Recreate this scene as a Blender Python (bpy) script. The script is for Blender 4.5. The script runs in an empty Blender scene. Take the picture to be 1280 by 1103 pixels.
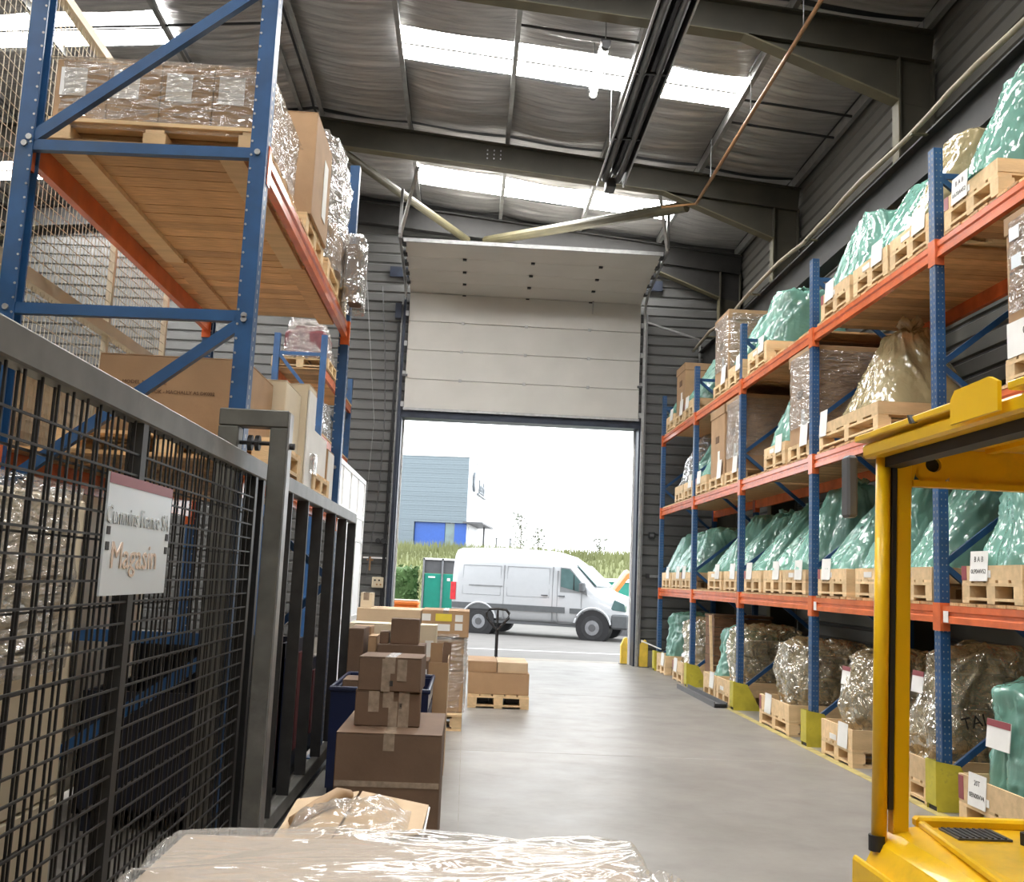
import bpy, bmesh, math, random
from mathutils import Vector, Matrix, Euler, noise

random.seed(7)
sc = bpy.context.scene
COL = sc.collection

# ------------------------------------------------------------------ camera, sky, exposure
FPX = 1252.3
YAW, PITCH, ROLL, CAM_Z = 0.0389, 0.1367, 0.0439, 1.5575
cy, sy, cp, sp = math.cos(YAW), math.sin(YAW), math.cos(PITCH), math.sin(PITCH)
fwd = Vector((sy*cp, cy*cp, sp)); r0 = Vector((cy, -sy, 0.0)); u0 = r0.cross(fwd)
cr, sr = math.cos(ROLL), math.sin(ROLL)
right = cr*r0 + sr*u0; up = -sr*r0 + cr*u0
cam_d = bpy.data.cameras.new('camera'); cam = bpy.data.objects.new('camera', cam_d); COL.objects.link(cam)
m3 = Matrix((right, up, -fwd)).transposed()
cam.matrix_world = Matrix.Translation((0, 0, CAM_Z)) @ m3.to_4x4()
cam_d.sensor_fit = 'HORIZONTAL'; cam_d.sensor_width = 36.0; cam_d.lens = FPX/1280*36.0
cam_d.clip_start = 0.05; cam_d.clip_end = 500
sc.camera = cam

world = bpy.data.worlds.new('overcast'); sc.world = world; world.use_nodes = True
SKY_STRENGTH = 3.0
SKYLIGHT_STRENGTH = 27.0
bgn = world.node_tree.nodes['Background']
bgn.inputs[0].default_value = (0.93, 0.97, 1.0, 1); bgn.inputs[1].default_value = SKY_STRENGTH
sc.view_settings.view_transform = 'Standard'; sc.view_settings.look = 'None'
sc.view_settings.gamma = 1.0; sc.view_settings.use_curve_mapping = False
sc.view_settings.exposure = 0.5
# sampling guide for the daylight through the open door (a portal emits nothing)
pl = bpy.data.lights.new('door_daylight_portal', 'AREA'); pl.shape = 'RECTANGLE'; pl.size = 4.62; pl.size_y = 4.6
pl.cycles.is_portal = True
po = bpy.data.objects.new('door_daylight_portal', pl); COL.objects.link(po)
po.location = (0.92, 19.62, 2.3); po.rotation_euler = (math.radians(-90), 0, 0)

# ------------------------------------------------------------------ materials
def NT(m): return m.node_tree.nodes, m.node_tree.links
def mat(name, col, rough=0.6, metal=0.0, var=0.0, scale=8.0, bump=0.0, bscale=40.0, stretch=(1, 1, 1), objvar=0.0,
        alpha=1.0, coat=0.0, spec=0.5, dark=None, coord='Object', emit=0.0, dirt=None, dirt_scale=1.3):
    m = bpy.data.materials.new(name); m.use_nodes = True
    n, l = NT(m); b = n['Principled BSDF']
    b.inputs['Roughness'].default_value = rough; b.inputs['Metallic'].default_value = metal
    b.inputs['Specular IOR Level'].default_value = spec
    b.inputs['Coat Weight'].default_value = coat
    c4 = (*col, 1)
    b.inputs['Base Color'].default_value = c4
    tc = n.new('ShaderNodeTexCoord'); mp = n.new('ShaderNodeMapping'); l.new(tc.outputs[coord], mp.inputs[0])
    mp.inputs['Scale'].default_value = stretch
    out = None
    if var > 0:
        t = n.new('ShaderNodeTexNoise'); t.inputs['Scale'].default_value = scale; t.inputs['Detail'].default_value = 6
        l.new(mp.outputs[0], t.inputs['Vector'])
        r = n.new('ShaderNodeValToRGB')
        d = dark or tuple(x*(1-var) for x in col); h = tuple(min(1, x*(1+var*0.6)) for x in col)
        r.color_ramp.elements[0].position = 0.3; r.color_ramp.elements[1].position = 0.7
        r.color_ramp.elements[0].color = (*d, 1); r.color_ramp.elements[1].color = (*h, 1)
        l.new(t.outputs['Fac'], r.inputs[0]); out = r.outputs[0]
    if dirt:
        t = n.new('ShaderNodeTexNoise'); t.inputs['Scale'].default_value = dirt_scale; t.inputs['Detail'].default_value = 9
        t.inputs['Roughness'].default_value = 0.7
        l.new(mp.outputs[0], t.inputs['Vector'])
        r = n.new('ShaderNodeValToRGB'); r.color_ramp.elements[0].position = 0.55; r.color_ramp.elements[1].position = 0.75
        l.new(t.outputs['Fac'], r.inputs[0])
        mx = n.new('ShaderNodeMix'); mx.data_type = 'RGBA'; mx.inputs[6].default_value = c4; mx.inputs[7].default_value = (*dirt, 1)
        if out: l.new(out, mx.inputs[6])
        l.new(r.outputs[0], mx.inputs[0]); out = mx.outputs[2]
    if objvar > 0:
        oi = n.new('ShaderNodeObjectInfo'); hs = n.new('ShaderNodeHueSaturation')
        mr = n.new('ShaderNodeMapRange'); mr.inputs[3].default_value = 1-objvar; mr.inputs[4].default_value = 1+objvar*0.7
        l.new(oi.outputs['Random'], mr.inputs[0]); l.new(mr.outputs[0], hs.inputs['Value'])
        hs.inputs['Color'].default_value = c4
        if out: l.new(out, hs.inputs['Color'])
        out = hs.outputs[0]
    if out: l.new(out, b.inputs['Base Color'])
    if bump > 0:
        t = n.new('ShaderNodeTexNoise'); t.inputs['Scale'].default_value = bscale; t.inputs['Detail'].default_value = 4
        l.new(mp.outputs[0], t.inputs['Vector'])
        bp = n.new('ShaderNodeBump'); bp.inputs['Strength'].default_value = bump; bp.inputs['Distance'].default_value = 0.02
        l.new(t.outputs['Fac'], bp.inputs['Height']); l.new(bp.outputs[0], b.inputs['Normal'])
    b.inputs['Alpha'].default_value = alpha
    if emit > 0:
        b.inputs['Emission Color'].default_value = c4; b.inputs['Emission Strength'].default_value = emit
    return m

def film(name, col, alpha, rough=0.12, bump=0.5, bscale=9.0, stretch=(1, 1, 1), edge=0.25, fold=False, gloss=0.14):
    """thin plastic film: clear and tinted, with crinkle relief; glancing views see more plastic"""
    m = bpy.data.materials.new(name); m.use_nodes = True
    n, l = NT(m); b = n['Principled BSDF']
    b.inputs['Base Color'].default_value = (*col, 1); b.inputs['Roughness'].default_value = rough
    b.inputs['Specular IOR Level'].default_value = 0.9
    tc = n.new('ShaderNodeTexCoord'); mp = n.new('ShaderNodeMapping'); l.new(tc.outputs['Object'], mp.inputs[0])
    mp.inputs['Scale'].default_value = stretch
    # creased facets: Voronoi cones over a warped space, two sizes
    wn = n.new('ShaderNodeTexNoise'); wn.inputs['Scale'].default_value = bscale*0.5; wn.inputs['Detail'].default_value = 3
    l.new(mp.outputs[0], wn.inputs['Vector'])
    wm = n.new('ShaderNodeVectorMath'); wm.operation = 'SCALE'; wm.inputs['Scale'].default_value = 1.6/bscale
    l.new(wn.outputs['Color'], wm.inputs[0])
    wa = n.new('ShaderNodeVectorMath'); wa.operation = 'ADD'; l.new(mp.outputs[0], wa.inputs[0]); l.new(wm.outputs[0], wa.inputs[1])
    t1 = n.new('ShaderNodeTexVoronoi'); t1.inputs['Scale'].default_value = bscale
    t2 = n.new('ShaderNodeTexVoronoi'); t2.inputs['Scale'].default_value = bscale*2.6
    l.new(wa.outputs[0], t1.inputs['Vector']); l.new(wa.outputs[0], t2.inputs['Vector'])
    if fold:   # sparse sharp crease lines instead of facets
        outs = []
        for sc_, wgt in ((bscale, 1.0), (bscale*2.7, 0.45)):
            q = n.new('ShaderNodeTexNoise'); q.inputs['Scale'].default_value = sc_; q.inputs['Detail'].default_value = 1.5; q.inputs['Distortion'].default_value = 0.6
            l.new(mp.outputs[0], q.inputs['Vector'])
            e1 = n.new('ShaderNodeMath'); e1.operation = 'SUBTRACT'; e1.inputs[1].default_value = 0.5; l.new(q.outputs['Fac'], e1.inputs[0])
            e2 = n.new('ShaderNodeMath'); e2.operation = 'ABSOLUTE'; l.new(e1.outputs[0], e2.inputs[0])
            e3 = n.new('ShaderNodeMath'); e3.operation = 'MULTIPLY'; e3.inputs[1].default_value = 9.0; e3.use_clamp = True; l.new(e2.outputs[0], e3.inputs[0])
            e4 = n.new('ShaderNodeMath'); e4.operation = 'MULTIPLY'; e4.inputs[1].default_value = wgt; l.new(e3.outputs[0], e4.inputs[0])
            outs.append(e4)
        t1 = n.new('ShaderNodeMath'); t1.operation = 'ADD'; l.new(outs[0].outputs[0], t1.inputs[0]); l.new(outs[1].outputs[0], t1.inputs[1])
    m2 = n.new('ShaderNodeMath'); m2.operation = 'MULTIPLY'; m2.inputs[1].default_value = 0.35; l.new(t2.outputs['Distance'], m2.inputs[0])
    ad = n.new('ShaderNodeMath'); ad.operation = 'ADD'
    l.new(t1.outputs[0], ad.inputs[0])
    if not fold: l.new(m2.outputs[0], ad.inputs[1])
    else: ad.inputs[1].default_value = 0
    bp = n.new('ShaderNodeBump'); bp.inputs['Strength'].default_value = bump; bp.inputs['Distance'].default_value = 0.9/bscale*0.35
    l.new(ad.outputs[0], bp.inputs['Height']); l.new(bp.outputs[0], b.inputs['Normal'])
    lw = n.new('ShaderNodeLayerWeight'); lw.inputs['Blend'].default_value = 0.35; l.new(bp.outputs[0], lw.inputs['Normal'])
    mr = n.new('ShaderNodeMapRange'); mr.inputs[3].default_value = alpha; mr.inputs[4].default_value = min(1, alpha+edge)
    l.new(lw.outputs['Facing'], mr.inputs[0])
    tr = n.new('ShaderNodeBsdfTransparent'); tr.inputs[0].default_value = (*[0.45+0.55*x for x in col], 1)
    mx = n.new('ShaderNodeMixShader'); l.new(mr.outputs[0], mx.inputs[0]); l.new(tr.outputs[0], mx.inputs[1]); l.new(b.outputs[0], mx.inputs[2])
    # two film surfaces reflect more than one: a bare gloss layer on top
    gl = n.new('ShaderNodeBsdfGlossy'); gl.inputs['Color'].default_value = (0.95, 0.95, 0.95, 1); gl.inputs['Roughness'].default_value = rough
    l.new(bp.outputs[0], gl.inputs['Normal'])
    mg = n.new('ShaderNodeMapRange'); mg.inputs[3].default_value = gloss*0.5; mg.inputs[4].default_value = min(.8, gloss*3.0)
    l.new(lw.outputs['Facing'], mg.inputs[0])
    mx2 = n.new('ShaderNodeMixShader'); l.new(mg.outputs[0], mx2.inputs[0]); l.new(mx.outputs[0], mx2.inputs[1]); l.new(gl.outputs[0], mx2.inputs[2])
    l.new(mx2.outputs[0], n['Material Output'].inputs['Surface'])
    return m

M = {}
M['blue'] = mat('blue_rack_paint', (0.014, 0.068, 0.18), 0.42, var=0.25, scale=5, dirt=(0.03, 0.06, 0.11))
M['orange'] = mat('orange_beam_paint', (0.64, 0.14, 0.045), 0.24, var=0.2, scale=6, dirt=(0.42, 0.12, 0.06))
M['wood'] = mat('pallet_pine', (0.70, 0.50, 0.28), 0.75, var=0.16, scale=3, stretch=(1, 5, 5), bump=0.15, bscale=30, objvar=0.18)
M['deckwood'] = mat('shelf_board_wood', (0.62, 0.37, 0.17), 0.7, var=0.3, scale=4, stretch=(1.5, 14, 14), bump=0.15, bscale=20, objvar=0.3)
M['oldwood'] = mat('old_brown_wood', (0.20, 0.10, 0.05), 0.8, var=0.35, scale=5, stretch=(1, 6, 6), objvar=0.15)
M['card'] = mat('brown_cardboard', (0.38, 0.235, 0.125), 0.75, var=0.12, scale=5, bump=0.06, bscale=60, objvar=0.10, dirt=(0.33, 0.2, 0.11))
M['cardlite'] = mat('pale_cardboard', (0.52, 0.38, 0.24), 0.75, var=0.1, scale=4, bump=0.05, bscale=50, objvar=0.06)
M['carddark'] = mat('dark_shaded_cardboard', (0.15, 0.09, 0.054), 0.75, var=0.15, scale=4, bump=0.06, bscale=50, objvar=0.08)  # brown card darkened to carry the pile's backlit shade; dark loads share it
M['cream'] = mat('cream_carton', (0.62, 0.53, 0.38), 0.6, var=0.08, scale=3)
M['tape'] = mat('packing_tape', (0.30, 0.23, 0.17), 0.25, var=0.25, scale=30)
M['paper'] = mat('white_paper', (0.74, 0.73, 0.70), 0.7, var=0.06, scale=6)
M['ink'] = mat('black_ink', (0.025, 0.022, 0.02), 0.7, var=0.1)
M['inkbrown'] = mat('brown_print', (0.13, 0.07, 0.035), 0.8, var=0.1)
M['redink'] = mat('red_print', (0.45, 0.03, 0.05), 0.6, var=0.1)
M['yellowink'] = mat('yellow_sticker', (0.75, 0.6, 0.06), 0.5, var=0.1)
M['steel'] = mat('galvanised_steel', (0.42, 0.42, 0.42), 0.42, metal=0.85, var=0.2, scale=12)
M['greysteel'] = mat('grey_gate_paint', (0.12, 0.117, 0.105), 0.45, metal=0.3, var=0.3, scale=7, dirt=(0.22, 0.21, 0.2))
M['darksteel'] = mat('dark_gate_steel', (0.036, 0.035, 0.034), 0.45, metal=0.3, var=0.3, scale=9)
M['wire'] = mat('dark_mesh_wire', (0.028, 0.026, 0.025), 0.5, metal=0.4, var=0.2)
M['beigepaint'] = mat('beige_cage_paint', (0.62, 0.54, 0.40), 0.5, var=0.1, scale=5)
M['beam'] = mat('olive_frame_paint', (0.05, 0.045, 0.032), 0.6, var=0.2, scale=3)
M['olive'] = mat('olive_flange_paint', (0.12, 0.105, 0.06), 0.55, var=0.2, scale=3)
M['brace'] = mat('olive_tube_paint', (0.085, 0.074, 0.038), 0.5, var=0.2, scale=4)
M['cladding'] = mat('grey_cladding', (0.115, 0.115, 0.112), 0.45, metal=0.25, var=0.12, scale=2, objvar=0.05)
M['claddingdark'] = mat('dark_side_cladding', (0.13, 0.125, 0.11), 0.5, metal=0.2, var=0.12, scale=2, objvar=0.05)
M['shell'] = mat('outer_sheet', (0.10, 0.10, 0.10), 0.8, var=0.1)
M['foil'] = mat('insulation_foil', (0.42, 0.41, 0.40), 0.38, metal=0.55, var=0.25, scale=2.5, bump=0.8, bscale=5, stretch=(0.7, 7, 1), objvar=0.06)
M['purlin'] = mat('purlin_steel', (0.30, 0.30, 0.29), 0.45, metal=0.6, var=0.2, scale=6)
M['skylight'] = mat('skylight_sheet', (1.0, 0.985, 0.96), 0.5, var=0.0, emit=SKYLIGHT_STRENGTH)
M['doorpanel'] = mat('door_panel_cream', (0.55, 0.535, 0.50), 0.5, var=0.06, scale=1.5, bump=0.03, bscale=80)
M['black'] = mat('black_rubber', (0.016, 0.016, 0.018), 0.55, var=0.2)
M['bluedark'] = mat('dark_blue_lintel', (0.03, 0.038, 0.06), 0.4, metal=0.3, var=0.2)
M['white'] = mat('white_paint', (0.80, 0.80, 0.79), 0.4, var=0.05)
M['whitecar'] = mat('white_van_paint', (0.50, 0.51, 0.525), 0.25, var=0.02, coat=0.5)
M['vangrey'] = mat('van_grey_trim', (0.10, 0.105, 0.11), 0.6, var=0.1)
M['seam'] = mat('dark_panel_gap', (0.22, 0.225, 0.23), 0.7, var=0.1)
M['glass'] = mat('tinted_window_glass', (0.10, 0.17, 0.17), 0.05, var=0.3, scale=2, spec=0.8)
M['tyre'] = mat('tyre_rubber', (0.03, 0.03, 0.032), 0.8, var=0.2)
M['rim'] = mat('grey_wheel_steel', (0.33, 0.34, 0.36), 0.4, metal=0.6, var=0.2)
M['redlens'] = mat('red_lamp_lens', (0.62, 0.02, 0.03), 0.2, var=0.2)
M['yellow'] = mat('forklift_yellow', (0.86, 0.52, 0.008), 0.3, var=0.08, scale=2.5, coat=0.12, dirt=(0.5, 0.32, 0.03))
M['guardyellow'] = mat('scuffed_yellow_paint', (0.50, 0.43, 0.04), 0.5, var=0.25, scale=6, dirt=(0.16, 0.14, 0.05), dirt_scale=6)
M['bumper'] = mat('door_post_yellow', (0.70, 0.48, 0.06), 0.5, var=0.2, scale=6)
M['concretebase'] = mat('concrete_plinth', (0.30, 0.28, 0.25), 0.85, var=0.2, scale=4)
M['linepaint'] = mat('worn_yellow_line', (0.42, 0.34, 0.12), 0.6, var=0.35, scale=9, dirt=(0.27, 0.25, 0.2), dirt_scale=5)
M['engine'] = mat('dark_engine_casting', (0.03, 0.032, 0.034), 0.5, metal=0.3, var=0.4, scale=9)
M['enginegrey'] = mat('grey_engine_casting', (0.20, 0.20, 0.19), 0.5, metal=0.4, var=0.4, scale=9)
M['bagg'] = film('green_plastic_bag', (0.32, 0.66, 0.55), 0.42, rough=0.11, bump=0.17, bscale=2.6, stretch=(1.4, 1.4, 0.35), fold=True, gloss=0.06)
M['bagt'] = film('tan_plastic_bag', (0.72, 0.60, 0.34), 0.40, rough=0.11, bump=0.17, bscale=2.6, stretch=(1.4, 1.4, 0.35), fold=True, gloss=0.085)
M['bagc'] = film('clear_yellowed_wrap', (0.90, 0.78, 0.50), 0.24, rough=0.10, bump=0.5, bscale=3.0, fold=True, gloss=0.22)
M['bagw'] = film('clear_white_wrap', (0.80, 0.80, 0.78), 0.20, rough=0.10, bump=0.5, bscale=3.0, fold=True, gloss=0.22)
M['wrap'] = film('stretch_wrap', (0.82, 0.79, 0.74), 0.13, rough=0.09, bump=1.0, bscale=6.0, stretch=(1, 1, 3.5), edge=0.3)
M['sheetfilm'] = film('clear_sheet_film', (0.82, 0.79, 0.74), 0.09, rough=0.09, bump=0.16, bscale=3.0, stretch=(0.5, 2.2, 1), edge=0.35, fold=True, gloss=0.065)
M['bluebin'] = mat('blue_plastic', (0.004, 0.009, 0.04), 0.4, var=0.2)
M['navy'] = mat('navy_plastic', (0.01, 0.014, 0.03), 0.5, var=0.2)
M['copper'] = mat('copper_gas_pipe', (0.40, 0.22, 0.10), 0.45, metal=0.5, var=0.2)
M['heater'] = mat('heater_black_steel', (0.035, 0.033, 0.032), 0.35, metal=0.7, var=0.3, scale=5)
M['heatertube'] = mat('heater_tube', (0.10, 0.095, 0.09), 0.35, metal=0.8, var=0.3)
M['lamp'] = mat('lit_tube', (1.0, 0.95, 0.82), 0.5, emit=14.0)
M['asphalt'] = mat('yard_asphalt', (0.185, 0.175, 0.165), 0.85, var=0.12, scale=1.4, bump=0.1, bscale=60)
M['grass'] = mat('long_dry_grass', (0.19, 0.205, 0.085), 0.8, var=0.35, scale=0.7)
M['hedge'] = mat('hedge_leaves', (0.085, 0.16, 0.045), 0.7, var=0.4, scale=1.2)
M['treeleaf'] = mat('sapling_leaves', (0.13, 0.15, 0.10), 0.7, var=0.3)
M['bark'] = mat('sapling_bark', (0.14, 0.11, 0.09), 0.85, var=0.2)
M['farclad'] = mat('blue_grey_cladding', (0.17, 0.21, 0.235), 0.5, metal=0.2, var=0.05, objvar=0.05)
M['farwhite'] = mat('white_cladding', (0.72, 0.73, 0.73), 0.5, var=0.04)
M['farblue'] = mat('bright_blue_panel', (0.025, 0.09, 0.36), 0.4, var=0.08)
M['signgrey'] = mat('grey_sign_metal', (0.13, 0.15, 0.17), 0.4, var=0.1)
M['teal'] = mat('teal_green_paint', (0.015, 0.24, 0.175), 0.4, var=0.08)
M['dgrey'] = mat('dark_grey_paint', (0.10, 0.10, 0.105), 0.5, var=0.1)
M['orangebox'] = mat('bright_orange_plastic', (0.80, 0.20, 0.03), 0.4, var=0.08)
M['signplate'] = mat('aluminium_sign', (0.66, 0.70, 0.73), 0.3, metal=0.2, var=0.08, scale=1.5)
M['signgreytext'] = mat('faded_grey_letters', (0.46, 0.48, 0.49), 0.4, var=0.05)
M['signorange'] = mat('faded_orange_letters', (0.62, 0.47, 0.37), 0.4, var=0.05)
M['signred'] = mat('dark_red_band', (0.26, 0.05, 0.06), 0.4, var=0.08)
M['cable'] = mat('grey_cable', (0.25, 0.25, 0.25), 0.6, var=0.1)
M['pvc'] = mat('beige_pipe', (0.30, 0.26, 0.19), 0.5, var=0.15)
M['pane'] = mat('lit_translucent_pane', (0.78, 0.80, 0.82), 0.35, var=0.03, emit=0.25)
M['maroon'] = mat('maroon_casting', (0.13, 0.03, 0.035), 0.45, var=0.3)
M['nearcard'] = mat('greyish_cardboard', (0.36, 0.28, 0.21), 0.7, var=0.1, scale=3)
M['endbeam'] = mat('dark_shaded_frame_paint', (0.022, 0.021, 0.02), 0.6, var=0.2)  # olive frame paint darkened for the end wall's shade; runway beam shares it
M['kraft'] = mat('kraft_roll', (0.38, 0.25, 0.14), 0.7, var=0.15)

def floor_material():
    m = bpy.data.materials.new('polished_concrete'); m.use_nodes = True
    n, l = NT(m); b = n['Principled BSDF']; b.inputs['Specular IOR Level'].default_value = 0.4
    tc = n.new('ShaderNodeTexCoord')
    def tex(s, d, st=(1, 1, 1), rot=0):
        mp = n.new('ShaderNodeMapping'); mp.inputs['Scale'].default_value = st; mp.inputs['Rotation'].default_value = (0, 0, rot)
        t = n.new('ShaderNodeTexNoise'); t.inputs['Scale'].default_value = s; t.inputs['Detail'].default_value = d
        t.inputs['Roughness'].default_value = 0.65
        l.new(tc.outputs['Object'], mp.inputs[0]); l.new(mp.outputs[0], t.inputs['Vector']); return t
    a = tex(0.9, 8); c = tex(2.2, 10, (1, 1.25, 1), 0.5); s = tex(30, 3)
    r = n.new('ShaderNodeValToRGB'); r.color_ramp.elements[0].position = 0.35; r.color_ramp.elements[1].position = 0.68
    r.color_ramp.elements[0].color = (0.195, 0.182, 0.163, 1); r.color_ramp.elements[1].color = (0.265, 0.25, 0.227, 1)
    l.new(a.outputs['Fac'], r.inputs[0])
    r2 = n.new('ShaderNodeValToRGB'); r2.color_ramp.elements[0].position = 0.58; r2.color_ramp.elements[1].position = 1.0
    l.new(c.outputs['Fac'], r2.inputs[0])
    mx = n.new('ShaderNodeMix'); mx.data_type = 'RGBA'; l.new(r2.outputs[0], mx.inputs[0]); l.new(r.outputs[0], mx.inputs[6])
    mx.inputs[7].default_value = (0.18, 0.168, 0.15, 1); l.new(mx.outputs[2], b.inputs['Base Color'])
    mr = n.new('ShaderNodeMapRange'); mr.inputs[1].default_value = 0.3; mr.inputs[2].default_value = 0.75
    mr.inputs[3].default_value = 0.36; mr.inputs[4].default_value = 0.50
    l.new(c.outputs['Fac'], mr.inputs[0]); l.new(mr.outputs[0], b.inputs['Roughness'])
    bp = n.new('ShaderNodeBump'); bp.inputs['Strength'].default_value = 0.04; bp.inputs['Distance'].default_value = 0.01
    l.new(s.outputs['Fac'], bp.inputs['Height']); l.new(bp.outputs[0], b.inputs['Normal'])
    return m
M['floor'] = floor_material()

# ------------------------------------------------------------------ mesh helpers
class MB:
    def __init__(s): s.v = []; s.f = []
    def add(s, vs, fs):
        o = len(s.v); s.v += [tuple(v) for v in vs]; s.f += [tuple(i+o for i in f) for f in fs]; return s
    def box(s, x0, x1, y0, y1, z0, z1, mt=None):
        vs = [(x, y, z) for z in (z0, z1) for y in (y0, y1) for x in (x0, x1)]
        if mt: vs = [mt @ Vector(v) for v in vs]
        return s.add(vs, [(0, 2, 3, 1), (4, 5, 7, 6), (0, 1, 5, 4), (2, 6, 7, 3), (0, 4, 6, 2), (1, 3, 7, 5)])
    def frame_of(s, p0, p1, upv):
        p0, p1 = Vector(p0), Vector(p1); d = (p1-p0).normalized(); u = Vector(upv)
        if abs(d.dot(u)) > 0.98: u = Vector((1, 0, 0)) if abs(d.x) < 0.9 else Vector((0, 1, 0))
        sd = d.cross(u).normalized(); u = sd.cross(d).normalized(); return p0, p1, d, sd, u
    def bar(s, p0, p1, w, h, upv=(0, 0, 1), poly=None):
        """square (or given 2-D profile, side/up) bar along a segment"""
        p0, p1, d, sd, u = s.frame_of(p0, p1, upv)
        pl = poly or [(-w/2, -h/2), (w/2, -h/2), (w/2, h/2), (-w/2, h/2)]
        k = len(pl)
        vs = [p0+sd*a+u*b for a, b in pl]+[p1+sd*a+u*b for a, b in pl]
        fs = [(i, (i+1) % k, (i+1) % k+k, i+k) for i in range(k)]+[tuple(reversed(range(k))), tuple(range(k, 2*k))]
        return s.add(vs, fs)
    def ibeam(s, p0, p1, d0, d1, w=0.2, t=0.02, upv=(0, 0, 1)):
        """I section whose TOP follows p0-p1 and whose depth runs d0 to d1"""
        p0, p1, d, sd, u = s.frame_of(p0, p1, upv)
        def sec(p, D):
            a, b, c = w/2, t/2, t
            return [p+sd*x+u*z for x, z in [(-a, 0), (-a, -c), (-b, -c), (-b, -D+c), (-a, -D+c), (-a, -D), (a, -D), (a, -D+c), (b, -D+c), (b, -c), (a, -c), (a, 0)]]
        vs = sec(p0, d0)+sec(p1, d1); k = 12
        return s.add(vs, [(i, (i+1) % k, (i+1) % k+k, i+k) for i in range(k)]+[tuple(reversed(range(k))), tuple(range(k, 2*k))])
    def tube(s, pts, r, n=8, closed=False):
        pts = [Vector(p) for p in pts]; o = len(s.v); m = len(pts)
        for i, p in enumerate(pts):
            a = pts[(i-1) % m] if (closed or i > 0) else p; b = pts[(i+1) % m] if (closed or i < m-1) else p
            d = (b-a).normalized(); u = Vector((0, 0, 1)) if abs(d.z) < 0.9 else Vector((1, 0, 0))
            sd = d.cross(u).normalized(); u = sd.cross(d)
            rr = r[i] if isinstance(r, (list, tuple)) else r
            s.v += [tuple(p+(sd*math.cos(k*2*math.pi/n)+u*math.sin(k*2*math.pi/n))*rr) for k in range(n)]
        for i in range(m if closed else m-1):
            j = (i+1) % m
            s.f += [(o+i*n+k, o+i*n+(k+1) % n, o+j*n+(k+1) % n, o+j*n+k) for k in range(n)]
        if not closed: s.f += [tuple(o+k for k in reversed(range(n))), tuple(o+(m-1)*n+k for k in range(n))]
        return s
    def cyl(s, p0, p1, r, n=16): return s.tube([p0, p1], r, n)
    def prism(s, poly, axis, a, b):
        """extrude a 2-D polygon along an axis; for x the polygon is (y,z), y: (x,z), z: (x,y)"""
        def P(p, t): return (t, p[0], p[1]) if axis == 'x' else ((p[0], t, p[1]) if axis == 'y' else (p[0], p[1], t))
        k = len(poly)
        return s.add([P(p, a) for p in poly]+[P(p, b) for p in poly],
                     [(i, (i+1) % k, (i+1) % k+k, i+k) for i in range(k)]+[tuple(reversed(range(k))), tuple(range(k, 2*k))])
    def grid(s, fn, nu, nv, wrap=False):
        o = len(s.v)
        for j in range(nv+1):
            for i in range(nu if wrap else nu+1): s.v.append(tuple(fn(i/nu, j/nv)))
        w = nu if wrap else nu+1
        for j in range(nv):
            for i in range(nu):
                s.f.append((o+j*w+i, o+j*w+(i+1) % w, o+(j+1)*w+(i+1) % w, o+(j+1)*w+i))
        return s
    def mesh(s, name, smooth=False, bevel=0.0, seg=1):
        me = bpy.data.meshes.new(name); me.from_pydata(s.v, [], s.f)
        bm = bmesh.new(); bm.from_mesh(me)
        bmesh.ops.recalc_face_normals(bm, faces=bm.faces)
        if bevel > 0:
            bmesh.ops.bevel(bm, geom=[e for e in bm.edges if len(e.link_faces) == 2 and e.calc_face_angle(0) > 0.5], offset=bevel, segments=seg, affect='EDGES', profile=0.5)
        bm.to_mesh(me); bm.free()
        if smooth: me.polygons.foreach_set('use_smooth', [True]*len(me.polygons))
        return me
    def build(s, name, m, parent=None, smooth=False, bevel=0.0, seg=1, local=False):
        """world coordinates unless local; a parent given in world mode must not be rotated"""
        me = s.mesh(name, smooth, bevel, seg); me.materials.append(m)
        return put(name, me, parent, local=local)

def put(name, me, parent=None, loc=None, rot=None, local=False):
    o = bpy.data.objects.new(name, me); COL.objects.link(o)
    if parent: o.parent = parent
    if loc is not None: o.location = loc
    elif parent and not local: 
        o.location = -WORLD_OF(parent)
    if rot is not None: o.rotation_euler = rot
    return o
def WORLD_OF(o):
    v = Vector((0, 0, 0))
    while o: v = v+o.location; o = o.parent
    return v
def tag(o, label=None, cat=None, group=None, kind=None):
    if label: o['label'] = label
    if cat: o['category'] = cat
    if group: o['group'] = group
    if kind: o['kind'] = kind
    return o
def thing(name, label, cat, loc=(0, 0, 0), rz=0.0, group=None):
    o = bpy.data.objects.new(name, None); COL.objects.link(o); o.location = loc; o.rotation_euler = (0, 0, rz)
    o.empty_display_size = 0.1
    return tag(o, label, cat, group)
def struct(o): o['kind'] = 'structure'; return o
def stuff(o): o['kind'] = 'stuff'; return o
def text(name, body, size, m, parent, loc, rot, align='CENTER', depth=0.0012):
    cu = bpy.data.curves.new(name, 'FONT'); cu.body = body; cu.size = size; cu.align_x = align; cu.align_y = 'CENTER'; cu.extrude = depth
    cu.resolution_u = 2
    t = bpy.data.objects.new(name, cu); COL.objects.link(t)
    dg = bpy.context.evaluated_depsgraph_get(); me = bpy.data.meshes.new_from_object(t.evaluated_get(dg))
    bpy.data.objects.remove(t); me.name = name; me.materials.clear(); me.materials.append(m)
    o = put(name, me, parent, loc=loc, rot=rot); return o
def local_rot(x_dir, y_dir):
    """euler that lays text with its reading direction along x_dir and its up along y_dir"""
    x = Vector(x_dir).normalized(); y = Vector(y_dir).normalized(); z = x.cross(y)
    return Matrix((x, y, z)).transposed().to_euler()
FACE_AISLE_R = local_rot((0, -1, 0), (0, 0, 1))     # on faces that look towards -X
FACE_AISLE_L = local_rot((0, 1, 0), (0, 0, 1))      # on faces that look towards +X
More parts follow.
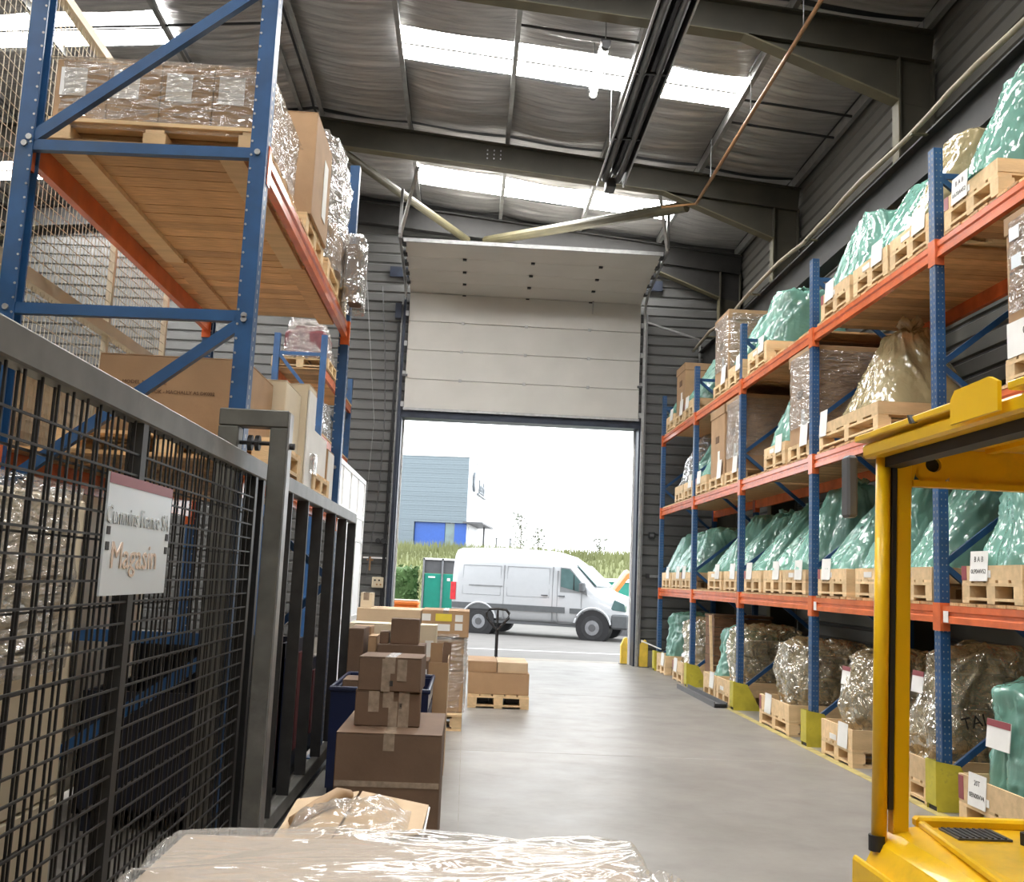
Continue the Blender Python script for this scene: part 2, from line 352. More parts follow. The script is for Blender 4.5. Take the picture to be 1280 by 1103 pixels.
FACE_CAM = local_rot((1, 0, 0), (0, 0, 1))          # on faces that look towards -Y
# ------------------------------------------------------------------ the building shell
RX, RZ, RS = -2.9, 9.148, 0.0924
XL, XR, YB, YF = -11.05, 5.25, -9.0, 19.5
def roof(x): return RZ-RS*abs(x-RX)
FRAMES = [-8.5, -3.62, 1.22, 6.1, 10.95, 15.8]

floor = struct(MB().box(XL-.3, XR+.3, YB-.3, YF+.35, -0.3, 0.0).build('floor', M['floor']))
# painted line along the rack, saw-cut floor joints (thin recess strips read as dark lines)
MB().box(3.47, 3.56, 3.0, 15.4, 0.0, 0.0015).build('floor_line', M['linepaint'], floor)
for y in (4.6, 9.4, 14.2):
    MB().box(-1.6, 5.2, y-.004, y+.004, 0.0, 0.0008).build('floor_joint', M['concretebase'], floor)
MB().box(0.02, 0.026, 2, 19.4, 0.0, 0.0008).build('floor_joint', M['concretebase'], floor)

# roof: two sheet slopes; everything under it hangs from it
ceiling = struct(MB().prism([(XL-.3, roof(XL-.3)+.12), (RX, RZ+.12), (XR+.3, roof(XR+.3)+.12), (XR+.3, roof(XR+.3)+.2), (RX, RZ+.2), (XL-.3, roof(XL-.3)+.2)], 'y', YB-.3, YF+.35).build('ceiling', M['shell']))
PUR = [-2.9+1.61*k for k in range(6)]
PURX = [x for x in PUR]+[RX-(x-RX) for x in PUR if x > RX]
for x in sorted(PURX):
    for dx in ((-.17, .17) if abs(x-RX) < .01 else (0,)):
        xx = x+dx; z = roof(xx)
        for a, b in zip([YB]+FRAMES, FRAMES+[YF]):
            if b < 4: continue
            MB().bar((xx, a+.01, z-.10), (xx, b-.01, z-.10), .06, .16, poly=[(-.03, -.08), (.035, -.08), (.035, -.062), (-.015, -.07), (-.015, .08), (-.03, .08)]).build('purlin', M['purlin'], ceiling)
def blanket(x0, x1, y0, y1, seed):
    L = y1-y0
    def fn(u, v):
        x = x0+(x1-x0)*u; y = y0+L*v
        across = math.sin(math.pi*u); along = math.sin(math.pi*v)
        sag = 0.03+0.10*across*(0.35+0.65*along)*min(1, L/2)
        w = noise.noise(Vector((x*.5+seed, y*5.5, seed)))*.045+noise.noise(Vector((x*.35, y*14, seed*2)))*.024+noise.noise(Vector((x*.8, y*30, seed*3)))*.010
        tuck = -.05*math.exp(-v*L/.18)-.05*math.exp(-(1-v)*L/.18)
        return (x, y, roof(x)-.0-sag+(w)*across**.4+tuck+.06)
    MB().grid(fn, 8, max(8, int(L*45))).build('insulation_blanket', M['foil'], ceiling, smooth=True)
SKY = [(-1.9, -1.0), (3.2, 4.1), (8.0, 8.9), (12.84, 13.73), (17.5, 18.4)]  # first span is unseen behind the camera, added to light the forklift
bays = list(zip([YB]+FRAMES, FRAMES+[YF]))
xs = sorted(PURX)
for bi, (a, b) in enumerate(bays):
    for xi in range(len(xs)-1):
        x0, x1 = xs[xi]+.02, xs[xi+1]-.02
        mid = (x0+x1)/2
        s0, s1 = next(((p, q) for p, q in SKY if a < p < b), (None, None))
        has = s0 is not None and ((-1.4 < mid < 3.6) or (-9.4 < mid < -4.6))
        if b < 4 and not has: 
            blanket(x0, x1, a+.05, b-.05, bi*10+xi); continue
        if has:
            blanket(x0, x1, a+.05, s0, bi*10+xi); blanket(x0, x1, s1, b-.05, bi*10+xi+.5)
            for p, q in ((s0, (s0+s1)/2-.022), ((s0+s1)/2+.022, s1)):
                MB().prism([(x0, roof(x0)-.02), (x1, roof(x1)-.02), (x1, roof(x1)+.0), (x0, roof(x0)+.0)], 'y', p, q).build('skylight_pane', M['skylight'], ceiling)
            MB().prism([(x0, roof(x0)-.035), (x1, roof(x1)-.035), (x1, roof(x1)), (x0, roof(x0))], 'y', (s0+s1)/2-.022, (s0+s1)/2+.022).build('skylight_bar', M['purlin'], ceiling)
        else:
            blanket(x0, x1, a+.05, b-.05, bi*10+xi)
# portal frames: rafters, haunches, columns
for y in FRAMES[2:]+[YF-.16]:
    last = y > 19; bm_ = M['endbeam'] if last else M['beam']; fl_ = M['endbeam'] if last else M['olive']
    for sgn in (1, -1):
        xe = 4.78 if sgn > 0 else -10.58
        hx = RX+sgn*(2.95-RX)
        o = RX+sgn*.0
        zt = lambda x: roof(x)-.19
        MB().ibeam((o, y, zt(o)), (hx, y, zt(hx)), .44, .40, .18, .022).build('rafter', bm_, ceiling)
        MB().ibeam((hx, y, zt(hx)), (xe+sgn*.46, y, zt(xe+sgn*.46)), .40, .40, .18, .022).build('rafter', bm_, ceiling)
        # haunch plate and its bright lower flange
        p = [(hx, zt(hx)-.38), (xe, zt(xe)-.38), (xe+sgn*.46, zt(xe)-.4), (xe+sgn*.46, zt(xe)-1.0), (xe, zt(xe)-.93)]
        MB().prism(p, 'y', y-.012, y+.012).build('haunch', bm_, ceiling)
        MB().bar((hx-sgn*.01, y, zt(hx)-.405), (xe, y, zt(xe)-.94), .18, .022).build('haunch_flange', M['olive'], ceiling)
        MB().bar((o, y, zt(o)-.45), (hx, y, zt(hx)-.41), .185, .012).build('rafter_flange', fl_, ceiling)
    for xx, sg in ((4.78, 1), (-10.58, -1)):
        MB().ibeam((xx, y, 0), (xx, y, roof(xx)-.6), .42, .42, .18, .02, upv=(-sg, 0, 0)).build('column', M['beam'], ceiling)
        MB().box(xx-.006-sg*.006, xx+.006-sg*.006, y-.09, y+.09, 0, 7.33).build('column_flange', M['olive'], ceiling)
# bolts in the rafter splice
for i in range(3):
    for j in range(3):
        MB().cyl((.0+i*.11, 15.785-.0, 8.42+j*.07), (.0+i*.11, 15.76, 8.42+j*.07), .012, 6).build('splice_bolt', M['steel'], ceiling)
# sag rods across the purlins
for x0, x1, y in ((-2.9, -1.3, 12.0), (.32, 1.93, 12.15), (3.54, 5.15, 13.2), (-6.1, -2.9, 13.0), (3.54, 5.15, 13.9)):
    MB().cyl((x0, y, roof(x0)-.16), (x1, y, roof(x1)-.16), .018, 6).build('sag_rod', M['black'], ceiling)
# wind-bracing tubes in the end bay
for q, r in (((-2.5, 15.9, 8.50), .075), ((3.36, 15.9, 7.84), .095)):
    MB().cyl((-.2+(.25 if q[0] > 0 else -.12), 19.25, 8.20), q, r, 12).build('bracing_tube', M['brace'], ceiling)

# right wall
wall_right = struct(MB().box(XR+.03, XR+.3, YB-.3, YF+.3, 0, 8.7).build('wall_right', M['shell']))
def plank_mesh(p0, p1, out, h=.2, name='cladding_plank'):
    """one ribbed cladding course: recessed joint below, proud face above"""
    p0, p1, out = Vector(p0), Vector(p1), Vector(out)
    prof = [(0, 0), (.004, 0), (.004, .022), (.032, .04), (.032, h-.02), (.006, h), (0, h)]
    vs = [p+out*a+Vector((0, 0, b)) for p in (p0, p1) for a, b in prof]; k = len(prof)
    mb = MB().add(vs, [(i, (i+1) % k, (i+1) % k+k, i+k) for i in range(k)]+[tuple(reversed(range(k))), tuple(range(k, 2*k))])
    return mb
for k in range(41):
    plank_mesh((XR+.035, 3.0, .3+k*.2), (XR+.035, YF, .3+k*.2), (-1, 0, 0)).build('cladding_plank', M['claddingdark'], wall_right)
MB().box(XR-.06, XR+.035, YB, YF, 0, .3).build('plinth', M['concretebase'], wall_right)
wall_left = struct(MB().box(XL-.3, XL-.03, YB-.3, YF+.3, 0, 8.6).build('wall_left', M['cladding']))
wall_back = struct(MB().box(XL-.3, XR+.3, YB-.3, YB-.05, 0, 9.3).build('wall_back', M['cladding']))
# door wall
DX0, DX1, DZ = -1.42, 3.25, 4.62
wall_front = struct(MB().prism([(XL-.3, 0), (DX0-.12, 0), (DX0-.12, DZ+.12), (DX1+.12, DZ+.12), (DX1+.12, 0), (XR+.3, 0), (XR+.3, roof(XR)+.1), (RX, RZ+.1), (XL-.3, roof(XL)+.1)], 'y', YF+.04, YF+.3).build('wall_front', M['shell']))
for k in range(43):
    z = .3+k*.2
    if z > 8.9: break
    plank_mesh((XL, YF+.04, z), (DX0-.12, YF+.04, z), (0, -1, 0)).build('cladding_plank', M['cladding'], wall_front)
    plank_mesh((DX1+.12, YF+.04, z), (XR, YF+.04, z), (0, -1, 0)).build('cladding_plank', M['cladding'], wall_front)
    if z > DZ+.1: plank_mesh((DX0-.12, YF+.04, z), (DX1+.12, YF+.04, z), (0, -1, 0)).build('cladding_plank', M['cladding'], wall_front)
MB().box(XL, DX0-.12, YF-.02, YF+.04, 0, .3).build('plinth', M['concretebase'], wall_front)
MB().box(DX1+.12, XR, YF-.02, YF+.04, 0, .3).build('plinth', M['concretebase'], wall_front)
MB().box(DX0-.12, DX0, YF-.06, YF+.33, 0, DZ+.12).build('door_jamb', M['bluedark'], wall_front)
MB().box(DX1, DX1+.12, YF-.06, YF+.33, 0, DZ+.12).build('door_jamb', M['bluedark'], wall_front)
MB().box(DX0-.02, DX0+.035, YF+.33, YF+.36, 0, DZ).build('jamb_seal', M['white'], wall_front)
MB().box(DX1-.04, DX1+.02, YF+.33, YF+.36, 0, DZ).build('jamb_seal', M['white'], wall_front)
MB().box(DX0, DX1, YF-.08, YF+.33, DZ-.02, DZ+.12).build('door_lintel', M['bluedark'], wall_front)
# rails at the head of the end wall, just under the roof (dark band above the door)
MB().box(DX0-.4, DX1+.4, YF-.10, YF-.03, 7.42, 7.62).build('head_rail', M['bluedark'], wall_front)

# sectional door, rolled half way up under the roof slope
door = struct(thing('door_1', None, None, (0.92, YF-.1, DZ)))
PH = .58
for k in range(4):
    z = 4.78+k*PH
    MB().box(DX0+.03, DX1-.03, YF-.14, YF-.10, z+.004, z+PH-.004).build('door_panel', M['doorpanel'], door, bevel=.006)
yA, zA = YF-.1, 4.78+4*PH
tilt = [(yA-.0, zA), (18.95, 7.205), (18.42, 7.28), (17.88, 7.355), (17.3, 7.43)]
for (a0, b0), (a1, b1) in zip(tilt, tilt[1:]):
    d = Vector((0, a1-a0, b1-b0)); d.normalize(); nrm = Vector((0, d.z, -d.y))
    mb = MB(); e = d*.004
    vs = []
    for x in (DX0+.03, DX1-.03):
        for (p, q) in ((a0+e.y, b0+e.z), (a1-e.y, b1-e.z)):
            for t in (0, .04): vs.append((x, p-nrm.y*0+(-nrm.y*t if nrm.z > 0 else nrm.y*-t), q+t))
    mb.add(vs, [(0, 1, 3, 2), (4, 6, 7, 5), (0, 4, 5, 1), (2, 3, 7, 6), (0, 2, 6, 4), (1, 5, 7, 3)])
    mb.build('door_panel', M['doorpanel'], door, bevel=.004)
# hinges on the panel joints
for x in (-.32, .94, 2.2):
    for k in range(1, 4):
        MB().box(x-.03, x+.03, YF-.152, YF-.139, 4.78+k*PH-.03, 4.78+k*PH+.03).build('hinge', M['steel'], door)
    for (a, b) in tilt[:4]:
        MB().box(x-.035, x+.035, a-.05, a+.02, b-.03, b-.004).build('hinge', M['black'], door)
MB().box(DX0+.02, DX1-.02, YF-.16, YF-.09, 4.735, 4.78).build('bottom_seal', M['steel'], door)
MB().box(DX0+.0, DX1-.0, 17.27, 17.33, 7.43, 7.50).build('top_rail', M['steel'], door)
for s, x in ((-1, DX0), (1, DX1)):
    xo = x+s*.055
    MB().bar((xo, YF-.13, .0), (xo, YF-.13, 7.0), .05, .06, (0, 1, 0)).build('track', M['steel'] if s > 0 else M['bluedark'], door)
    MB().tube([(xo, YF-.13, 6.95), (xo, YF-.2, 7.12), (xo, 19.1, 7.24), (xo, 18.4, 7.34), (xo, 17.2, 7.5)], .035, 6).build('track', M['steel'], door)
    MB().bar((xo, 17.15, 7.52), (xo, 17.15, 8.35), .05, .05).build('track_hanger', M['steel'], door)
    MB().bar((xo, 17.2, 7.5), (xo-s*.28, 16.7, 8.6), .05, .05).build('track_hanger', M['steel'], door)
    for k, (a, b) in enumerate([(19.0, 7.2), (18.6, 7.255), (18.2, 7.31), (17.8, 7.365), (17.4, 7.42)]):
        MB().box(x-.02 if s < 0 else x-.05, x+.05 if s < 0 else x+.02, a-.08, a+.08, b-.02, b+.06).build('roller_bracket', M['black'], door)
    for k in range(4):
        MB().box(xo-.03-s*.05, xo+.03-s*.05, YF-.165, YF-.13, 4.8+k*.605, 4.9+k*.605).build('roller_bracket', M['steel'], door)
    MB().cyl((xo+s*.05, YF-.12, .2), (xo+s*.05, YF-.12, 6.9), .018, 6).build('lift_cable', M['cable'], door)
    MB().box(x-s*.02-.05, x-s*.02+.05, YF-.18, YF-.15, 5.40, 5.44).build('side_latch', M['dgrey'], door)
MB().bar((2.25, YF-.15, 6.85), (2.25, YF-.15, 7.12), .03, .02).build('pull_handle', M['steel'], door)
MB().bar((3.35, YF-.12, 6.75), (4.42, YF-.12, 6.45), .035, .035).build('track_stay', M['steel'], door)
MB().bar((4.42, YF-.12, 6.45), (4.42, YF-.12, 5.6), .035, .035).build('track_stay', M['steel'], door)
MB().box(DX0-.24, DX0-.12, YF-.2, YF-.06, 6.55, 6.85).build('door_motor', M['bluedark'], door)

# ------------------------------------------------------------------ fixed services on the walls
run = thing('runway_beam', 'dark olive steel beam with a beige pipe above the right rack, along the wall', 'beam', (4.5, 6, 5.6))
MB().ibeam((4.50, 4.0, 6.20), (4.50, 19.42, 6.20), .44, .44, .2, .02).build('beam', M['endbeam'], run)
pts = []
for k in range(31):
    y = 4.0+k*.514
    pts.append((4.28+.02*math.sin(k*1.3), y, 6.22+(.05*math.sin((y-13.5)*1.6) if 12.5 < y < 18 else 0)))
MB().tube(pts, .027, 8).build('pipe', M['pvc'], run, smooth=True)
for y in (6.2, 9.4, 12.6, 15.2, 18): MB().box(4.25, 4.42, y-.02, y+.02, 6.165, 6.185).build('pipe_clip', M['olive'], run)
gas = thing('gas_pipe', 'thin copper gas pipe hanging by wires under the roof', 'pipe', (3.45, 10, 7.77))
MB().cyl((3.45, 3.0, 7.77), (3.45, 15.6, 7.77), .026, 8).build('pipe', M['copper'], gas, smooth=True)
for y in (7.0, 8.6, 10.3, 12.4, 14.6): MB().cyl((3.45, y, 7.77), (3.45, y, roof(3.45)-.1), .006, 5).build('hanging_wire', M['cable'], gas)
MB().cyl((3.45, 15.58, 7.77), (2.9, 15.7, 7.72), .02, 8).build('pipe_end', M['copper'], gas)
heat = thing('radiant_heater', 'long black tube heater hanging under the roof along the aisle', 'heater', (1.9, 9, 7.6))
for x in (1.80, 2.0): MB().cyl((x, 2.5, 7.64), (x, 14.5, 7.64), .05, 12).build('burner_tube', M['heatertube'], heat, smooth=True)
MB().add([(x, y, z) for y in (2.5, 14.58) for x, z in ((1.70, 7.58), (1.76, 7.73), (1.86, 7.76), (1.90, 7.70), (1.94, 7.76), (2.04, 7.73), (2.10, 7.58))], [(i, i+1, i+8, i+7) for i in range(6)]).build('reflector', M['heater'], heat)
for x in (1.70, 2.10): MB().box(x-.012, x+.012, 2.5, 14.6, 7.565, 7.595).build('reflector_lip', M['steel'], heat)
for y in (4, 6.5, 8.8, 11.2, 13): MB().box(1.70, 2.10, y-.02, y+.02, 7.60, 7.63).build('support_strap', M['heater'], heat)
MB().box(1.84, 1.99, 14.58, 14.86, 7.56, 7.72).build('burner_box', M['dgrey'], heat, bevel=.01)
for y in (5, 9, 13.4):
    for x in (1.72, 2.08): MB().cyl((x, y, 7.6), (x, y, roof(x)-.15), .006, 5).build('hanging_wire', M['cable'], heat)
lampt = thing('hanging_tube_lamp', 'lit fluorescent tube lamp hanging from a wire under the skylight', 'lamp', (1.36, 11.9, 7.95))
MB().cyl((1.36, 11.3, 7.97), (1.36, 12.5, 7.97), .045, 12).build('tube', M['lamp'], lampt, smooth=True)
MB().box(1.30, 1.42, 11.26, 12.54, 8.02, 8.06).build('housing', M['dgrey'], lampt)
for a, b in ((11.22, 11.30), (12.5, 12.56)): MB().cyl((1.36, a, 7.97), (1.36, b, 7.97), .055, 12).build('end_cap', M['dgrey'], lampt)
for y in (11.3, 12.5): MB().cyl((1.36, y, 8.06), (1.36, y, roof(1.36)-.05), .007, 5).build('hanging_wire', M['cable'], lampt)

# sockets, switches and conduits beside the door
sk = thing('socket_panel', 'cream socket panel on the cladding left of the door', 'socket panel', (-1.69, 19.4, 1.28))
MB().box(-1.80, -1.58, 19.38, 19.5, 1.28, 1.48).build('plate', M['cream'], sk, bevel=.01)
for x, z in ((-1.74, 1.42), (-1.66, 1.42), (-1.70, 1.34), (-1.63, 1.34)): MB().cyl((x, 19.38, z), (x, 19.35, z), .018, 8).build('knob', M['copper'] if z < 1.4 else M['black'], sk)
tw = thing('cable_connector', 'pair of round black plug sockets on the wall left of the door', 'connector', (-1.68, 19.44, 2.1))
for x in (-1.73, -1.63): MB().tube([(x, 19.46, 2.17), (x, 19.36, 2.17)], .05, 12).build('socket', M['black'], tw)
MB().box(-1.80, -1.56, 19.455, 19.475, 2.09, 2.12).build('bracket', M['dgrey'], tw)
cr1 = thing('conduit_run', 'dark cable conduits and cords running up beside the left door jamb', 'conduit', (-1.56, 19.4, 0))
for i, x in enumerate((-1.585, -1.62)): MB().cyl((x, 19.42, .3), (x+.02*i, 19.42, 6.5), .016, 6).build('conduit', M['black'], cr1)
MB().tube([(-1.95+.25*math.sin(k*.12)*.8, 19.40, 7.2-k*.23) for k in range(26)], .012, 5).build('cord', M['dgrey'], cr1)
MB().tube([(-2.3, 19.40, 7.6), (-1.95, 19.4, 4.5), (-2.05, 19.4, 1.6)], .008, 5).build('cord', M['cable'], cr1)
MB().box(-2.0, -1.56, 19.42, 19.46, 1.83, 1.86).build('cable_tray', M['white'], cr1)
hk = thing('hanging_tool', 'rusty orange bracket hanging on the cladding left of the door', 'bracket', (-1.85, 19.4, 1.6))
MB().bar((-1.86, 19.41, 1.86), (-1.86, 19.41, 1.60), .03, .03).build('bar', M['copper'], hk)
MB().bar((-1.92, 19.41, 1.80), (-1.80, 19.41, 1.80), .03, .03).build('bar', M['copper'], hk)
bxw = thing('switch_box', 'small black switch box on the cladding right of the door', 'switch', (3.55, 19.44, 2.5))
MB().box(3.50, 3.62, 19.42, 19.5, 2.45, 2.58).build('case', M['black'], bxw, bevel=.01)
MB().box(3.52, 3.60, 19.405, 19.42, 2.49, 2.54).build('rocker', M['dgrey'], bxw)
rl = thing('wall_rail', 'short pale rail fixed to the cladding right of the door', 'rail', (3.9, 19.44, 1.72))
MB().box(3.5, 4.5, 19.43, 19.47, 1.70, 1.75).build('rail', M['steel'], rl)
MB().box(3.47, 3.53, 19.42, 19.5, 1.69, 1.77).build('end_bracket', M['black'], rl)
for i, (x, y) in enumerate(((3.17, 19.96), (3.44, 19.38))):
    g = thing('door_post', ('yellow steel guard post just outside the right door jamb', 'yellow steel guard post inside the hall by the right door jamb')[i], 'guard post', (x, y, 0))
    MB().prism([(x-.08, 0), (x+.08, 0), (x+.08, .42), (x+.03, .52), (x-.08, .42) if i else (x-.02, .5), (x-.08, .36)], 'y', y-.06, y+.06).build('post', M['bumper'], g, bevel=.008)
    MB().box(x-.1, x+.1, y-.09, y+.09, 0, .012).build('base_plate', M['dgrey'], g)
# ------------------------------------------------------------------ pallet racking
def cached(key, fn, _c={}):
    if key not in _c: _c[key] = fn()
    return _c[key]
def unit(key, sx, sy, sz, m, bevel=0.0):
    """box mesh centred in x,y and standing on z=0, shared by alike pieces"""
    def mk():
        me = MB().box(-sx/2, sx/2, -sy/2, sy/2, 0, sz).mesh(key, bevel=bevel); me.materials.append(m); return me
    return cached((key, sx, sy, sz, m.name), mk)

def upright_pair(rack, y, xf, xr, ztop, flip=1, holes=True, wy=.10):
    """front and rear post (C section), diagonal and level bracing, feet; xf is the aisle face"""
    s = 1 if xr > xf else -1
    for x, o in ((xf, s), (xr, -s)):
        x1 = x+o*.075
        pr = [(-.05, 0), (.05, 0), (.05, .075), (.036, .075), (.036, .012), (-.036, .012), (-.036, .075), (-.05, .075)]
        vs = [(x+o*b, y+a*wy/.1, z) for z in (0, ztop) for a, b in pr]
        MB().add(vs, [(i, (i+1) % 8, (i+1) % 8+8, i+8) for i in range(8)]+[(0, 1, 4, 5), (1, 2, 3, 4), (0, 5, 6, 7), (8, 9, 12, 13), (9, 10, 11, 12), (8, 13, 14, 15)]).build('upright', M['blue'], rack)
        MB().box(min(x-o*.01, x1+o*.02), max(x-o*.01, x1+o*.02), y-.075, y+.075, 0, .012).build('foot_plate', M['blue'], rack)
    zs = [.25]
    while zs[-1]+.78 < ztop-.1: zs.append(zs[-1]+.78)
    xa, xb = xf+s*.05, xr-s*.05
    for i in range(len(zs)-1):
        a, b = (xa, xb) if i % 2 == 0 else (xb, xa)
        MB().bar((a, y, zs[i]), (b, y, zs[i+1]), .03, .045).build('brace', M['blue'], rack)
    MB().bar((xa, y, zs[-1]), (xb, y, zs[-1]), .03, .045).build('brace', M['blue'], rack)
    if holes:
        hb = MB(); n = int(ztop/.05)
        for k in range(2, n):
            for dx in (.022, .055): hb.box(xf+s*dx-.0035, xf+s*dx+.0035, y-wy*.5-.002, y-wy*.5+.001, k*.05, k*.05+.011)
        for k in range(2, n):
            for dy in (-.025, .025): hb.box(xf-s*.002, xf+s*.001, y+dy-.006, y+dy+.006, k*.05, k*.05+.02)
        stuff(hb.build('perforation', M['seam'] if y > 6 or s > 0 else M['black'], rack))
def beam_pair(rack, y0, y1, xf, xr, ztop, front_mat=None):
    s = 1 if xr > xf else -1
    pr = [(0, 0), (.045, 0), (.045, -.13), (0, -.13), (0, -.085), (.012, -.075), (.012, -.055), (0, -.045)]
    for x, o in ((xf, s), (xr, -s)):
        vs = [(x+o*a+o*.012, y, ztop+b) for y in (y0+.05, y1-.05) for a, b in pr]; k = 8
        MB().add(vs, [(i, (i+1) % k, (i+1) % k+k, i+k) for i in range(k)]+[(0, 1, 2, 3, 4, 5, 6, 7), (8, 9, 10, 11, 12, 13, 14, 15)]).build('beam', M['orange'], rack)
        for y in (y0+.03, y1-.03):
            xx = sorted((x-o*.006, x+o*.07))
            MB().box(xx[0], xx[1], y-.03 if y > (y0+y1)/2 else y-.03, y+.03, ztop-.19, ztop+.02).build('beam_connector', M['orange'], rack)
def deck(rack, y0, y1, xf, xr, z, pitch, single=True):
    s = 1 if xr > xf else -1
    n = int((y1-y0-.12)/pitch); w = pitch-.008
    x0, x1 = sorted((xf-s*.0, xr+s*.0)); L = x1-x0-.03
    if single:
        me = unit('deck_board', L, w, .022, M['deckwood'])
        for k in range(n): put('deck_board', me, rack, loc=Vector(((x0+x1)/2+random.uniform(-.008, .008), y0+.06+pitch*(k+.5), z+random.uniform(0, .004)))-WORLD_OF(rack))
    else:
        mb = MB()
        for k in range(n): mb.box(x0+.015, x1-.015, y0+.06+pitch*k, y0+.06+pitch*k+w, z, z+.022)
        stuff(mb.build('deck_boards', M['deckwood'], rack))

XF, XB = 3.586, 4.66
UP = [4.70, 7.575, 10.42, 13.24, 16.03, 18.78]
LV = [1.50, 2.985, 4.36]          # tops of the beams
rack = thing('pallet_rack', 'long blue and orange pallet rack along the right wall', 'pallet rack', (4.1, 11.7, 0))
for i, y in enumerate(UP): upright_pair(rack, y, XF, XB, 5.15)
for li, z in enumerate(LV):
    for i in range(5):
        beam_pair(rack, UP[i], UP[i+1], XF, XB, z)
        deck(rack, UP[i], UP[i+1], XF, XB, z+.001, .132, single=(i < 3 and li > 0) or (i < 2))
for i in (1, 2):
    pz = unit('beam_tag', .004, .075, .085, M['paper'])
    put('beam_tag', pz, rack, loc=Vector((XF+.008, UP[i]-.12, LV[0]-.125))-WORLD_OF(rack))
names_bay = {0: 'bay nearest the forklift', 1: 'fourth bay from the door', 2: 'third bay from the door', 3: 'second bay from the door', 4: 'bay nearest the door'}
BAYW = ['bay nearest the forklift', 'fourth bay from the door', 'middle bay', 'second bay from the door', 'bay nearest the door']
for i, w in ((1, 'first from the forklift'), (2, 'second from the forklift'), (3, 'third from the forklift'), (4, 'fourth from the forklift'), (5, 'nearest the door')):
    y = UP[i]; g = thing('upright_guard', 'scuffed yellow steel guard at a right rack foot, '+w, 'guard', (XF, y, 0), group='yellow guards at the rack feet')
    MB().prism([(XF-.06, 0), (XF+.30, 0), (XF+.12, .33), (XF-.06, .36)], 'y', y-.085, y-.077).build('side_plate', M['guardyellow'], g)
    MB().prism([(XF-.06, 0), (XF+.30, 0), (XF+.12, .33), (XF-.06, .36)], 'y', y+.077, y+.085).build('side_plate', M['guardyellow'], g)
    MB().box(XF-.068, XF-.06, y-.085, y+.085, .04, .36).build('front_plate', M['guardyellow'], g)
    MB().box(XF-.05, XF-.0, y-.07, y+.07, 0, .03).build('anchor_foot', M['black'], g)

# ------------------------------------------------------------------ pallets, engines in bags, cartons
def pallet(label, cx, cy, z, w=.8, d=1.2, rz=0.0, collar=.0, open_front=True, group='wooden pallets', heavy=False, pm=None):
    """w runs along local y (the face with two openings), d along local x; stands with its base at z"""
    pm = pm or M['wood']
    r = thing('wooden_pallet', label, 'pallet', (cx, cy, z), rz, group)
    A = lambda n, me, x, y, zz: put(n, me, r, loc=(x, y, zz))
    bb = unit('bottom_board', d, .10, .02, pm); cb = unit('cross_board', .10, w, .02, pm); bl = unit('block', .12, .11, .082, pm)
    dk = unit('deck_board', d, .13 if w < 1 else .15, .02, pm)
    for y in (-w/2+.05, 0, w/2-.05): A('bottom_board', bb, 0, y, 0)
    for x in (-d/2+.05, d/2-.05): A('cross_board', cb, x, 0, .0201)
    for x in (-d/2+.06, 0, d/2-.06):
        for y in (-w/2+.055, 0, w/2-.055): A('block', bl, x, y, .0202 if x == 0 else .0402)
    for x in (-d/2+.05, 0, d/2-.05): A('cross_board', cb, x, 0, .1024 if x == 0 else .1224)
    n = 5
    for k in range(n): A('deck_board', dk, 0, -w/2+.07+(w-.14)*k/(n-1), .1426)
    if collar:
        cs = unit('collar_board', d, .02, collar, pm); ce = unit('collar_end_board', .02, w-.042, collar, pm)
        for s in (-1, 1):
            A('collar_board', cs, 0, s*(w/2-.01), .163); A('collar_board', ce, s*(d/2-.01), 0, .163)
    return r
def placard(p, d, y, z, h=.22, w=.24, tilt=.06, lines=(), m=None):
    q = put('placard', unit('placard', .004, w, h, M['paper']), p, loc=(-d/2-.012, y, z), rot=(0, tilt, 0))
    for i, (t, s) in enumerate(lines):
        text('writing', t, s, M['ink'], q, (-.0032, 0, h*.72-i*.085), FACE_AISLE_R, depth=.0004)
    return q

